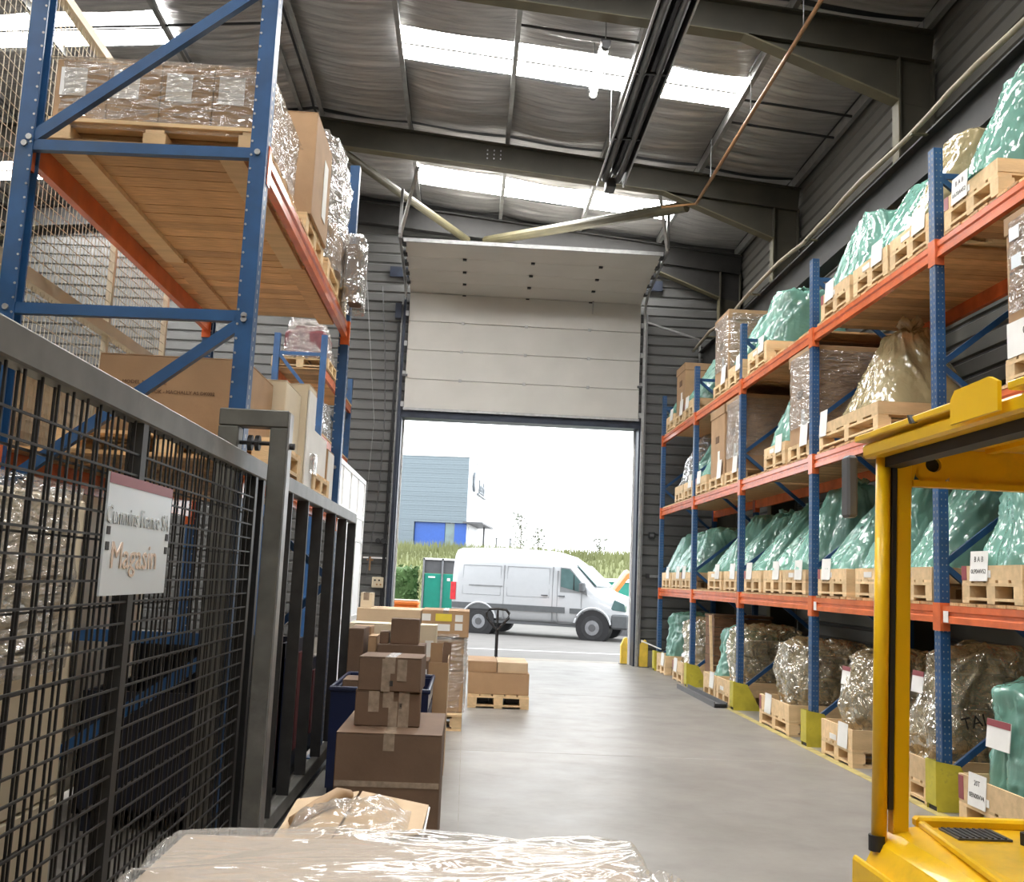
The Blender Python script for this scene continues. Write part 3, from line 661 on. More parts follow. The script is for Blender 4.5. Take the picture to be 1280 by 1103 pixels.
def bag_mesh(hx, hy, h, tx, ty, dx, seed, knot=0, waist=0.0, sag=.0, nt=110, nz=60, amp=1.0, crease=.22):
    """film hood: pulled over a load, gathered folds running up to the top, sharp random creases"""
    rnd = random.Random(seed); ph = [rnd.uniform(0, 6.28) for _ in range(6)]; kk = [rnd.choice((3, 4, 5, 6, 7)) for _ in range(3)]
    off = Vector((seed*3.17, seed*1.71, seed*.77))
    neck = .84 if knot else 1.0
    def ridge(p, w=3.2): return max(0.0, 1-w*abs(noise.noise(p)))
    def fn(u, v):
        th = 2*math.pi*u
        if v <= .72:
            t = v/.72; z = h*(.90*t); e = 4-1.3*t
            ax = hx+(tx-hx)*t**1.15; ay = hy+(ty-hy)*t**1.15
        else:
            q = (v-.72)/.28; t = 1
            lim = .06 if knot else .0
            c = max(lim, math.cos(min(1, q/neck)*math.pi/2)**.75)
            ax, ay = tx*c, ty*c; e = 2.7-.7*q
            z = h*(.90+.10*math.sin(min(1, q/neck)*math.pi/2))
            if knot and q > neck:
                w = (q-neck)/(1-neck); ax = ay = .035+.09*math.sin(w*2.6)+.001; z = h+knot*w
            elif not knot and v > .999: ax = ay = .002
        if waist:
            b = 1-waist*math.sin(v*math.pi*2.1+ph[5])*math.sin(min(1, v/.72)*math.pi)
            ax *= b; ay *= b
        c, s_ = math.cos(th), math.sin(th)
        k = (abs(c)**e+abs(s_)**e)**(-1/e)
        x, y = ax*c*k, ay*s_*k
        tf = min(1, v/.72); a_ = th+.5*math.sin(v*2.3+ph[0])+.25*noise.noise(Vector((c*2, s_*2, v*3))+off)
        C = Vector((math.cos(a_), math.sin(a_), 0))
        g = 0
        for i in range(3): g += .012*math.sin(kk[i]*a_+ph[i]+1.2*v)
        g += .055*noise.noise(Vector((c*1.1, s_*1.1, z*1.1))+off)*(.4+.6*tf)
        drift = Vector((0, 0, z*.35))
        g += .036*ridge(C*2.2+drift+off, 2.6)**1.6*(.25+.75*tf)+.022*ridge(C*4.6+drift*1.6+off*2, 3.0)**1.6*(.4+.6*tf)+.010*ridge(C*9+drift*2.5+off*3, 3.2)
        g += crease*(.026*ridge(Vector((x*3.2, y*3.2, z*3.4))+off*3, 3.4)+.016*ridge(Vector((x*7, y*7, z*6.5))+off, 3.2))-.02
        if v > .72: g *= max(.25, 1-(v-.72)/.28)
        g *= amp
        R = math.hypot(x, y)+1e-6
        x += x/R*g+dx*min(1, v/.8); y += y/R*g
        n1 = noise.noise(Vector((c*2.5, s_*2.5, 0))+off)
        zz = z+.05*n1*tf+.03*ridge(Vector((x*5, y*5, 1))+off)*(v > .72)
        return (x, y, max(0.0, zz))
    return MB().grid(fn, nt, nz, wrap=True)
def engine_parts(r, hx, hy, h, tx, ty, dx, m):
    """dark casting, head, sump, pulley and flywheel housing seen through the plastic"""
    f = .42; bx, by = (hx+(tx-hx)*f)*.74, (hy+(ty-hy)*f)*.70; c = dx*.45
    MB().box(c-bx, c+bx, -by, by, h*.20, h*.52).build('engine_block', m, r, bevel=.03, local=True)
    MB().box(dx-tx*.66, dx+tx*.66, -ty*.55, ty*.5, h*.52, h*.78).build('cylinder_head', m, r, bevel=.03, local=True)
    MB().cyl((c+bx, 0, h*.36), (c+bx+hx*.08, 0, h*.36), min(by*.95, h*.24), 18).build('flywheel_housing', M['engine'], r, local=True)
    MB().cyl((c-bx-hx*.08, 0, h*.36), (c-bx, 0, h*.36), min(by*.7, h*.18), 16).build('pulley', M['engine'], r, local=True)
    MB().box(c-bx*.8, c+bx*.8, -by*.8, by*.8, h*.02, h*.20).build('sump', M['engine'], r, bevel=.02, local=True)
    MB().cyl((dx-tx*.5, -ty*.62, h*.62), (dx+tx*.5, -ty*.62, h*.64), ty*.16, 10).build('manifold', M['enginegrey'], r, local=True)
def engine(label, cx, cy, z, hx=.50, hy=.33, h=.88, tx=.30, ty=.22, dx=.12, bag='bagg', seed=1, knot=0, waist=0, eng='engine', cat='wrapped engine', amp=1.0, crease=.22, group='engines under plastic on the right rack'):
    r = thing('wrapped_engine', label, cat, (cx, cy, z), 0, group)
    bag_mesh(hx, hy, h, tx, ty, dx, seed, knot, waist, amp=amp, crease=crease).build('plastic_bag', M[bag], r, smooth=True, local=True)
    engine_parts(r, hx, hy, h, tx, ty, dx, M[eng])
    return r
SLOT = {'a': 'door-side slot', 'b': 'middle slot', 'c': 'camera-side slot', 's': 'only load there'}
SHELF = ['floor level', 'first shelf', 'second shelf', 'top shelf']
BAG = {'bagg': 'green plastic shrouded engine', 'bagt': 'tan plastic shrouded engine', 'bagc': 'yellowed clear plastic wrapped engine', 'bagw': 'clear white plastic wrapped engine'}
# level, bay, slot, y from, y to, bag, height, top half sizes, lean, knot, waist, placard
ITEMS = [
 (3, 0, 's', 6.58, 7.38, 'bagg', 1.02, .34, .30, .14, .16, 0, 1),
 (3, 1, 'c', 7.60, 8.40, 'bagt', .96, .33, .20, .16, 0, 0, 1),
 (3, 1, 'b', 8.45, 9.25, 'bagg', .90, .26, .22, .18, 0, 0, 1),
 (3, 1, 'a', 9.34, 10.14, 'bagg', .90, .34, .24, .10, 0, 0, 1),
 (3, 2, 's', 12.08, 12.93, 'bagg', .84, .42, .30, .08, .05, 0, 1),
 (3, 3, 'a', 13.17, 13.93, 'bagg', .82, .30, .25, .12, 0, 0, 1),
 (3, 4, 'c', 16.12, 16.85, 'bagg', .84, .30, .28, .16, 0, 0, 1),
 (3, 4, 'a', 17.72, 18.42, 'bagg', .70, .36, .26, .10, 0, 0, 1),
 (2, 2, 'b', 11.32, 12.15, 'bagg', .90, .34, .22, .12, 0, 0, 1),
 (2, 3, 'c', 15.15, 15.88, 'bagg', .86, .32, .22, .12, 0, 0, 1),
 (2, 4, 'c', 16.10, 16.78, 'bagg', .85, .28, .20, .14, 0, 0, 1),
 (2, 4, 'b', 16.84, 17.50, 'bagw', 1.02, .28, .24, .10, 0, .12, 0),
 (1, 0, 's', 6.40, 7.20, 'bagg', .98, .40, .30, .10, 0, .08, 1),
 (1, 1, 'c', 7.68, 8.42, 'bagg', .98, .20, .16, .18, .07, 0, 0),
 (1, 1, 'b', 8.48, 9.22, 'bagg', .92, .24, .16, .14, 0, 0, 0),
 (1, 1, 'a', 9.44, 10.22, 'bagg', .96, .16, .12, .20, .07, 0, 1),
 (1, 2, 'c', 10.60, 11.38, 'bagg', 1.04, .30, .20, .16, .08, 0, 1),
 (1, 2, 'b', 11.42, 12.13, 'bagg', .86, .20, .15, .24, 0, 0, 1),
 (1, 2, 'a', 12.22, 12.98, 'bagg', .90, .20, .16, .24, .05, 0, 1),
 (1, 3, 'c', 13.36, 14.02, 'bagg', .90, .18, .15, .24, .05, 0, 1),
 (1, 3, 'b', 14.16, 14.96, 'bagg', .92, .22, .16, .22, 0, 0, 1),
 (1, 4, 'c', 16.14, 16.82, 'bagg', .82, .32, .24, .12, 0, 0, 1),
 (1, 4, 'b', 16.88, 17.62, 'bagg', .82, .30, .24, .14, 0, 0, 1),
 (1, 4, 'a', 17.74, 18.50, 'bagg', .80, .32, .26, .10, 0, 0, 1),
 (0, 0, 's', 6.38, 7.22, 'bagg', .84, .44, .34, .02, .08, 0, 1),
 (0, 1, 'c', 7.66, 8.46, 'bagc', 1.02, .38, .28, .10, 0, .14, 0),
 (0, 1, 'a', 9.20, 10.0, 'bagc', .86, .38, .28, .05, 0, .16, 1),
 (0, 2, 'b', 11.0, 12.1, 'bagc', .84, .46, .44, .05, 0, .10, 1),
 (0, 3, 'a', 13.42, 14.18, 'bagc', .90, .44, .34, .06, 0, .05, 0),
 (0, 3, 'b', 14.24, 14.96, 'bagg', .84, .34, .26, .05, 0, .10, 1),
 (0, 4, 'c', 16.40, 17.20, 'bagc', .88, .40, .30, .06, 0, .08, 1),
 (0, 4, 'a', 17.84, 18.62, 'bagg', .92, .40, .28, .08, 0, 0, 1),
]
WRITE = {(3, 0): [('B A B', .055), ('0A70A452', .048)], (1, 0): [('B A B', .055), ('0LP044V52', .045)], (0, 0): [('20T', .05), ('0EN00VV4', .045)]}
for n, (lv, bay, sl, ya, yb, bag, h, tx, ty, dx, knot, waist, pc) in enumerate(ITEMS):
    z = 0 if lv == 0 else LV[lv-1]+.029
    cy_, w = (ya+yb)/2, yb-ya
    cx = XF+.0+.57 if lv else XF+.50
    where = '%s, %s, %s' % (SHELF[lv], BAYW[bay], SLOT[sl])
    p = pallet('pine pallet with collar, '+where, cx, cy_, z, w=w, d=1.12 if lv else 1.06, collar=.10 if lv else .17, group='pallets in the right rack')
    d = 1.12 if lv else 1.06
    if pc: placard(p, d, -w*.22 if n % 3 else w*.18, .155 if lv else .15, h=.21 if lv else .22, lines=WRITE.get((lv, bay), ()) if bay == 0 else ())
    if bay < 2 or n % 4 == 0: put('paper_slip', unit('paper_slip', .003, .17, .05, M['paper']), p, loc=(-d/2-.003, w*.1, .18))
    if n % 3 == 0: put('painted_edge', unit('painted_edge', .003, .07, .10 if lv else .16, M['signred']), p, loc=(-d/2-.002, w/2-.036, .163))
    e = engine(BAG[bag]+', '+where, cx, cy_, z+(.2645 if lv else .164), hx=d/2-(.0 if lv else .10), hy=w/2-(.02 if lv else .10), h=h-(.1 if lv else 0), tx=tx, ty=ty, dx=dx, bag=bag, seed=n+3, knot=knot, waist=waist, eng='engine' if bag != 'bagc' else 'enginegrey', amp=1.0 if lv else 1.2, crease=.15 if lv else .7)
    if (lv, bay) in ((0, 0),):
        q = MB().box(-.006, .0, -.15, .15, 0, .19).mesh('shipping_label'); q.materials.append(M['paper'])
        o = put('shipping_label', q, e, loc=(-d/2+.055, -.02, .40), rot=(0, .10, 0))
        put('red_band', unit('red_band', .003, .30, .045, M['signred']), o, loc=(-.008, 0, .145))
    if bag == 'bagc' and bay == 1:
        q = unit('shipping_label', .004, .2, .17, M['paper'])
        o = put('shipping_label', q, e, loc=(-d/2+.10, .04, h*.62), rot=(0, .12, 0))
        put('red_band', unit('red_band', .003, .2, .04, M['signred']), o, loc=(-.003, 0, .13))
    if (lv, bay, sl) == (0, 1, 'c'): text('print', 'TAI', .13, M['ink'], e, (-.17, -w/2+.03, .46), (math.radians(90), math.radians(-14), 0))

# the wide load under a tan hood on the second shelf
p = pallet('heavy wide pine pallet under the big tan hooded engine, second shelf, fourth bay', 4.15, 9.42, LV[1]+.029, w=1.5, d=1.12, collar=.10, group='pallets in the right rack')
placard(p, 1.12, .62, .13, h=.27, w=.20)
engine('large engine under a tan plastic hood tied at the top, second shelf of right rack', 4.15, 9.36, LV[1]+.294, hx=.52, hy=.66, h=.83, tx=.20, ty=.20, dx=.05, bag='bagt', seed=77, knot=.12)

def carton(label, x0, x1, y0, y1, z0, z1, m='card', rz=0.0, cat='carton', tape='y', lid=0, group=None, bevel=.006, gap=True, name='carton', stickers=()):
    """closed cardboard box: body, two top flaps meeting at a seam, tape; rotates about its centre"""
    cx, cy_ = (x0+x1)/2, (y0+y1)/2; hx, hy, h = (x1-x0)/2, (y1-y0)/2, z1-z0
    r = thing(name, label, cat, (cx, cy_, z0), rz, group)
    mm = M[m]
    MB().box(-hx, hx, -hy, hy, 0, h-.004).build('body', mm, r, bevel=bevel, local=True)
    if lid:
        MB().box(-hx-.012, hx+.012, -hy-.012, hy+.012, h-lid, h+.004).build('lid', mm, r, bevel=bevel, local=True)
    else:
        for s in (-1, 1):
            if tape == 'y': MB().box(min(s*.003, s*hx), max(s*.003, s*hx), -hy, hy, h-.004, h).build('top_flap', mm, r, local=True)
            else: MB().box(-hx, hx, min(s*.003, s*hy), max(s*.003, s*hy), h-.004, h).build('top_flap', mm, r, local=True)
        if tape == 'y':
            MB().box(-.03, .03, -hy-.0015, hy+.0015, h, h+.001).build('tape', M['tape'], r, local=True)
            MB().box(-.03, .03, -hy-.0022, -hy-.0006, h-min(.09, h*.5), h+.001).build('tape', M['tape'], r, local=True)
        elif tape == 'x':
            MB().box(-hx-.0015, hx+.0015, -.03, .03, h, h+.001).build('tape', M['tape'], r, local=True)
    for (kind, fx, fz, w, hh) in stickers:     # on the face towards -Y
        MB().box(fx-w/2, fx+w/2, -hy-.003, -hy-.0008, fz, fz+hh).build('shipping_label' if kind in ('paper', 'yellowink') else 'tape', M[kind], r, local=True)
    return r
def wrap_over(r, hx, hy, z0, z1, name='stretch_wrap', m='wrap', grow=.015, seed=0, amp=.018):
    def fn(u, v):
        th = 2*math.pi*u; c, s = math.cos(th), math.sin(th); e = 12
        k = (abs(c)**e+abs(s)**e)**(-1/e)
        x, y, z = (hx+grow)*c*k, (hy+grow)*s*k, z0+(z1-z0)*v
        g = abs(noise.noise(Vector((x*5+seed, y*5, z*14))))*amp+abs(noise.noise(Vector((x*2, y*2+seed, z*5))))*amp
        return (x*(1+g/hx*.6), y*(1+g/hy*.6), z)
    return MB().grid(fn, 72, 14, wrap=True).build(name, M[m], r, smooth=True, local=True)
TALL = [
 (2, 0, 5.76, 6.54, 1.00, 'tall lidded brown carton in stretch wrap, second shelf above the forklift roof', 1),
 (2, 2, 10.48, 11.22, 1.04, 'tall lidded carton in stretch wrap, second shelf, middle bay', 1),
 (2, 3, 13.30, 14.06, 1.02, 'tall carton half covered in white stretch wrap, second shelf, second bay from door', 1),
 (2, 3, 14.16, 14.98, 1.02, 'plain tall lidded carton, second shelf, second bay from door', 0),
 (3, 3, 14.00, 14.80, 1.02, 'tall wrapped carton between green shrouds, top shelf, second bay from door', 1),
 (3, 4, 16.92, 17.62, .86, 'tall plain carton between green shrouds, top shelf, bay nearest the door', 0),
]
for n, (lv, bay, ya, yb, h, lab, wr) in enumerate(TALL):
    z = LV[lv-1]+.029; cy_, w = (ya+yb)/2, yb-ya
    p = pallet('pine pallet under a tall carton, '+SHELF[lv]+', '+BAYW[bay]+', '+('camera side' if ya in (5.76, 10.48, 14.0, 13.3) else 'door side'), XF+.57, cy_, z, w=w, d=1.12, group='pallets in the right rack')
    if n: placard(p, 1.12, -w*.25, .12, h=.27)
    c = carton(lab, XF+.03, XF+1.10, ya+.01, yb-.01, z+.164, z+.164+h, m='card', lid=.13, cat='carton', group='tall cartons on the right rack')
    if wr: wrap_over(c, .535, w/2-.01, .18 if n else .3, h-.05, seed=n)
    if n == 0:
        put('shipping_label', unit('big_label', .004, .70, .24, M['paper']), c, loc=(-.56, 0, .0))
        text('writing', '0EN1F46L', .07, M['ink'], c, (-.566, .0, .15), FACE_AISLE_R); text('writing', '84KV9VCL', .06, M['ink'], c, (-.566, .0, .07), FACE_AISLE_R)
        for i, t in enumerate(('Gross Weight', 'Dimension', 'Quantity 1')): text('print', t, .05, M['inkbrown'], c, (-.566, .12, .46-i*.065), FACE_AISLE_R)
        for yy, zz in ((.22, .80), (.20, .60)): put('shipping_label', unit('small_label', .003, .12, .09, M['signplate']), c, loc=(-.57, yy, zz))
        text('print', 'TOP', .05, M['inkbrown'], c, (-.57, -.1, .70), FACE_AISLE_R)
    else:
        MB().box(-.540, -.536, -.1, .1, .5, .6).build('print_mark', M['inkbrown'], c, local=True)
        put('shipping_label', unit('small_label2', .003, .11, .15, M['paper']), c, loc=(-.540, -.1, .22))
# brown crate and poles on the floor under the rack
cr = thing('plank_crate', 'old brown plank crate on the floor, second bay from the door', 'crate', (4.25, 15.35, 0))
for k in range(7): MB().box(3.75, 4.6, 15.06, 15.08, .14+k*.14, .27+k*.14).build('plank', M['oldwood'], cr)
for k in range(7): MB().box(3.73, 3.75, 15.06, 15.6, .14+k*.14, .27+k*.14).build('plank', M['oldwood'], cr)
MB().box(3.72, 4.62, 15.05, 15.62, 1.12, 1.16).build('lid', M['oldwood'], cr)
MB().box(3.76, 4.6, 15.1, 15.6, 0, .14).build('base', M['oldwood'], cr)
pole = thing('wooden_pole', 'thin pale wooden pole leaning upright at the right rack', 'pole', (3.70, 15.0, 0))
MB().bar((3.70, 15.0, 0), (3.66, 15.02, 1.15), .035, .035, (0, 1, 0)).build('pole', M['wood'], pole)
MB().box(3.69, 3.71, 14.975, 15.025, 0, .02).build('tip', M['oldwood'], pole)
ch = thing('steel_channel', 'loose grey steel channel lying on the floor in front of the rack', 'steel channel', (3.38, 14.4, 0))
MB().add([(x, y, z) for y in (13.35, 15.7) for x, z in ((3.32, 0), (3.50, 0), (3.50, .07), (3.485, .07), (3.485, .015), (3.335, .015), (3.335, .07), (3.32, .07))],
         [(i, (i+1) % 8, (i+1) % 8+8, i+8) for i in range(8)]+[(0, 1, 4, 5), (1, 2, 3, 4), (0, 5, 6, 7)]).build('channel', M['dgrey'], ch)
MB().box(3.33, 3.49, 13.35, 13.37, .0, .05).build('end_web', M['black'], ch)
ply = thing('stretch_film_offcut', 'white stick poking out of the farthest pallet by the door', 'stick', (3.45, 18.6, .45))
MB().bar((3.30, 18.75, .52), (3.62, 18.55, .40), .02, .02).build('stick', M['paper'], ply)
MB().box(3.285, 3.31, 18.735, 18.765, .50, .54).build('tip', M['paper'], ply)
ply.name = 'white_stick'
# ------------------------------------------------------------------ left rack and what stands on it
LF, LB, LY0, LY1 = -1.145, -2.42, 5.05, 8.75
lr = thing('pallet_rack', 'tall blue and orange rack with plank decks behind the steel gate on the left', 'pallet rack', (-1.8, 6.9, 0))
def left_upright(y, braces, ztop=5.2):
    for x, o in ((LF, -1), (LB, 1)):
        pr = [(-.05, 0), (.05, 0), (.05, .085), (.036, .085), (.036, .012), (-.036, .012), (-.036, .085), (-.05, .085)]
        vs = [(x+o*b, y+a, z) for z in (0, ztop) for a, b in pr]
        MB().add(vs, [(i, (i+1) % 8, (i+1) % 8+8, i+8) for i in range(8)]+[(0, 1, 4, 5), (1, 2, 3, 4), (0, 5, 6, 7), (8, 9, 12, 13), (9, 10, 11, 12), (8, 13, 14, 15)]).build('upright', M['blue'], lr)
        MB().box(x+o*.045-.075, x+o*.045+.075, y-.08, y+.08, 0, .012).build('foot_plate', M['blue'], lr)
        hb = MB()
        for k in range(2, int(ztop/.075)):
            hb.cyl((x+o*.076, y-.049, k*.075), (x+o*.076, y-.054, k*.075), .0065, 6)
        for k in range(3, int(ztop/.05)): hb.box(x-o*.0005, x+o*.0005, y-.012, y+.004, k*.05, k*.05+.02)
        stuff(hb.build('bolt_row', M['steel'], lr))
    for x0, z0, x1, z1 in braces:
        MB().bar((x0, y-.02, z0), (x1, y-.02, z1), 0, 0, (0, 0, 1), poly=[(-.022, -.028), (.022, -.028), (.022, .028), (.010, .028), (.010, -.018), (-.010, -.018), (-.010, .028), (-.022, .028)]).build('brace', M['blue'], lr)
        for x, z in ((x0, z0), (x1, z1)): MB().cyl((x, y-.03, z), (x, y-.062, z), .016, 8).build('brace_bolt', M['steel'], lr)
XA, XC = LF-.045, LB+.045
left_upright(LY0, [(XC, 3.665, XA, 3.69), (XC+.02, 3.70, XA, 4.66), (XC, 2.80, XA, 2.82), (XA, 2.80, XC, 1.85), (XC, 1.2, XA, 1.2), (XA, 1.15, XC, .3)])
left_upright(LY1, [(XC, 2.45, XA, 2.45), (XC, 2.45, XA, 1.5), (XC, 4.2, XA, 4.2), (XA, 1.45, XC, .3)])
for z in (2.09, 3.73):
    beam_pair(lr, LY0, LY1, LF, LB, z)
    deck(lr, LY0, LY1, LF, LB, z+.001, .145)
for x in (-2.20, -1.36):
    MB().box(x-.065, x+.065, LY0+.1, LY0+2.0, 3.70, 3.73).build('stringer_plank', M['wood'], lr)
    MB().box(x-.065+.02, x+.065+.02, LY0+2.0, LY1-.1, 3.70, 3.73).build('stringer_plank', M['deckwood'], lr)

p = pallet('wooden pallet under four shrink-wrapped cartons on top of left rack', -1.80, 5.72, 3.754, w=1.0, d=1.14, group='pallets on the left rack')
ld = thing('wrapped_load', 'row of four labelled cartons shrink-wrapped on a pallet, top of left rack', 'wrapped load', (-1.80, 5.75, 3.918))
for k in range(4):
    x0 = -.57+k*.285
    MB().box(x0+.003, x0+.282, -.50, .50, 0, .345).build('carton', M['card'], ld, bevel=.005, local=True)
    MB().box(x0+.03, x0+.17, -.504, -.501, .14, .30).build('shipping_label', M['paper'], ld, local=True)
wrap_over(ld, .57, .50, -.05, .36, seed=4, amp=.02)
def topfilm(u, v):
    x, y = -.60+1.2*u, -.53+1.06*v
    return (x, y, .352+abs(noise.noise(Vector((x*4, y*4, 3))))*.05*(math.sin(math.pi*u)*math.sin(math.pi*v))**.5)
MB().grid(topfilm, 30, 20).build('film_top', M['wrap'], ld, smooth=True, local=True)
p = pallet('wooden pallet under the plain tall carton on top of left rack', -1.68, 6.85, 3.754, w=.8, d=1.0, group='pallets on the left rack')
carton('plain tall carton with a paper label, top of left rack', -2.15, -1.16, 6.50, 7.22, 3.918, 4.64, m='card')
o = put('paper_note', unit('paper_note', .003, .16, .42, M['paper']), None, loc=(-1.157, 6.98, 4.05))
tag(o, 'narrow white paper sheet stuck on the plain tall carton, top of left rack', 'paper')
p = pallet('wooden pallet at the far end on top of left rack', -1.66, 8.02, 3.754, w=1.2, d=.98, group='pallets on the left rack')
def lumpy(hx, hy, h, seed, amp=.05, nt=44, nz=20):
    def fn(u, v):
        th = 2*math.pi*u; e = 5; c, s = math.cos(th), math.sin(th); k = (abs(c)**e+abs(s)**e)**(-1/e)
        r = 1 if v < .75 else max(.01, math.cos((v-.75)/.25*math.pi/2)**.6)
        x, y = hx*c*k*r, hy*s*k*r; z = h*(v/.75*.9 if v < .75 else .9+.1*math.sin((v-.75)/.25*math.pi/2))
        g = (noise.noise(Vector((x*4+seed, y*4, z*4)))+.6*(1-2*abs(noise.noise(Vector((x*9, y*9+seed, z*6))))))*amp*(1 if v < .9 else .3)
        R = math.hypot(x, y)+1e-5
        return (x*(1+g/R), y*(1+g/R), max(0, z+g*.3))
    return MB().grid(fn, nt, nz, wrap=True)
w1 = thing('wrapped_load', 'brown cartons loosely wrapped in clear film hanging over the edge, top of left rack', 'wrapped load', (-1.73, 7.98, 3.918))
MB().box(-.46, .46, -.50, .02, 0, .56).build('carton', M['carddark'], w1, bevel=.01, local=True)
MB().box(-.44, .40, -.62, -.02, .57, .98).build('carton', M['card'], w1, bevel=.01, local=True)
MB().box(-.4, .50, .06, .58, .0, .50).build('carton', M['card'], w1, bevel=.01, local=True)
lumpy(.56, .66, 1.08, 5, .06).build('clear_film', M['wrap'], w1, smooth=True, local=True)
w2 = lumpy(.08, .22, .62, 9, .022).build('film_bunch', M['bagw'], w1, smooth=True, local=True); w2.location = (.66, .34, -.16)
MB().box(.60, .71, .16, .50, -.10, .36).build('carton', M['carddark'], w1, bevel=.01, local=True)

p = pallet('wooden pallet under the printed brown carton, lower deck of left rack', -1.70, 6.0, 2.113, w=.9, d=1.2, group='pallets on the left rack')
c = carton('wide brown carton with printed lettering, lower deck of left rack', -2.12, -1.30, 5.62, 6.4, 2.277, 2.72, m='card', tape=None)
for i, (t, s, x, z) in enumerate((('MODEL NO. 1702E', .03, -.13, .285), ('REF. 86.DOK - MACHALLY AS DK002', .028, .04, .235), ('QTY 8', .028, -.24, .19), ('G.W. 128KGS', .028, -.16, .145), ('60 X 37 / 208', .028, -.10, .095))):
    text('print', t, s, M['inkbrown'], c, (x-.02, -.392, z), FACE_CAM)
carton('flat cream carton lying behind the printed brown carton on left rack', -2.28, -1.22, 6.42, 6.98, 2.115, 2.765, m='cream')
wc = carton('white wrapped carton behind the second blue upright, lower deck of left rack', -1.72, -1.17, 7.02, 7.34, 2.115, 2.86, m='cream', tape=None)
MB().box(.265, .279, -.16, .16, .02, .70).build('white_film', M['paper'], wc, local=True)
p = pallet('wooden pallet under the small brown carton at the lower deck edge, left rack', -1.68, 7.78, 2.113, w=.84, d=1.05, group='pallets on the left rack')
c = carton('small brown carton with a white film side at the lower deck edge', -2.0, -1.19, 7.40, 8.12, 2.277, 2.59, m='card')
MB().box(.405, .414, -.33, .33, .01, .31).build('white_film', M['paper'], c, local=True)
lumpy(.05, .10, .16, 3, .02, 20, 10).build('film_bunch', M['bagw'], c, smooth=True, local=True).location = (.40, -.45, -.04)
c = carton('narrow carton with a pale side at the far end of the lower deck', -1.75, -1.19, 8.24, 8.62, 2.115, 2.55, m='card')
MB().box(.281, .286, -.17, .17, .01, .42).build('white_film', M['paper'], c, local=True)
for i, (x, y, s) in enumerate(((-1.72, 6.55, .8), (-1.72, 7.45, 1.05), (-1.72, 8.24, .85))):
    b = thing('storage_bin', ('navy plastic bin under the left rack, nearest the camera', 'tall navy bin in the middle under the left rack', 'navy bin at the far end under the left rack')[i], 'bin', (x, y, 0))
    for q in ((-.5, -.47, -.4, .4), (.47, .5, -.4, .4), (-.5, .5, -.4, -.37), (-.5, .5, .37, .4)): MB().box(q[0], q[1], q[2], q[3], .1, s).build('side_wall', M['navy'], b, local=True)
    MB().box(-.5, .5, -.4, .4, .1, .13).build('bottom', M['navy'], b, local=True)
    for xx in (-.4, .4): MB().box(xx-.05, xx+.05, -.38, .38, 0, .1).build('runner', M['navy'], b, local=True)
    for k in range(3): MB().box(.5, .515, -.36+k*.26, -.18+k*.26, .25, s-.1).build('rib', M['bluebin'] if k < 2 else M['maroon'], b, local=True)

# ------------------------------------------------------------------ beige wire cage behind the left rack
cg = thing('wire_cage', 'beige wire mesh partition with solid lower panels behind the left rack', 'partition', (-2.55, 5, 0))
GX = -2.55
for y in (.4, 6.82, 8.05): MB().box(GX-.02, GX+.02, y-.02, y+.02, 0, 4.85).build('post', M['beigepaint'], cg)
MB().box(GX-.03, GX+.03, .4, 8.05, 4.82, 4.88).build('top_rail', M['beigepaint'], cg)
MB().box(GX-.03, GX+.04, .4, 8.05, 3.08, 3.16).build('middle_rail', M['beigepaint'], cg)
MB().box(GX-.03, GX+.03, .4, 8.05, 2.60, 2.66).build('middle_rail', M['beigepaint'], cg)
for a, b in ((.43, 1.97), (1.98, 3.57), (3.58, 5.17), (5.18, 6.79), (6.85, 8.02)):
    MB().box(GX-.008, GX+.008, a, b, .06, 2.6).build('sheet_panel', M['beigepaint'], cg)
mb = MB()
for k in range(int(7.65/.055)): mb.box(GX+.009, GX+.0125, .4+k*.055, .4035+k*.055, 2.1, 4.83)
for k in range(int(2.73/.07)): mb.box(GX+.0125, GX+.016, .4, 8.05, 2.12+k*.07, 2.1235+k*.07)
stuff(mb.build('wire_mesh', M['beigepaint'], cg))
# roller box and junk column on the far wall, left
# far small rack
fr = thing('pallet_rack', 'small blue and orange rack at the far left by the door wall', 'pallet rack', (-2.7, 16.6, 0))
for y in (15.0, 18.4):
    for x in (-3.04, -2.33): MB().box(x-.045, x+.045, y-.04, y+.04, 0, 5.10).build('upright', M['blue'], fr)
    for a, b in (((-3.0, 4.80), (-2.37, 4.80)), ((-3.0, 4.78), (-2.37, 4.05)), ((-2.37, 4.03), (-3.0, 3.4)), ((-3, 3.3), (-2.37, 2.6))): MB().bar((a[0], y, a[1]), (b[0], y, b[1]), .035, .05).build('brace', M['blue'], fr)
for z in (3.58, 4.58):
    for x in (-3.06, -2.31): MB().box(x-.025, x+.025, 15.05, 18.35, z-.13, z).build('beam', M['orange'], fr)
    for k in range(22): put('deck_board', unit('deck_board', .82, .14, .02, M['deckwood']), fr, loc=Vector((-2.685, 15.13+k*.15, z+.001))-WORLD_OF(fr))
pallet('wooden pallet under the maroon machine on the small far rack', -2.69, 15.55, 4.602, w=.86, d=1.0, rz=math.pi/2, group='pallets on the small rack')
e = thing('wrapped_machine', 'maroon machine under clear film on top of the small far rack', 'machine', (-2.66, 15.55, 4.766))
MB().box(-.32, .32, -.35, .35, .05, .46).build('casting', M['maroon'], e, bevel=.05, local=True)
MB().cyl((-.2, 0, .4), (.2, 0, .4), .2, 14).build('drum', M['maroon'], e, local=True)
bag_mesh(.40, .42, .66, .26, .3, 0, 31).build('clear_film', M['wrap'], e, smooth=True, local=True)
e = thing('wrapped_load', 'grey film-wrapped load on the middle deck of the small far rack', 'wrapped load', (-2.68, 15.7, 3.602))
MB().box(-.36, .33, -.5, .5, 0, .50).build('carton', M['carddark'], e, bevel=.02, local=True)
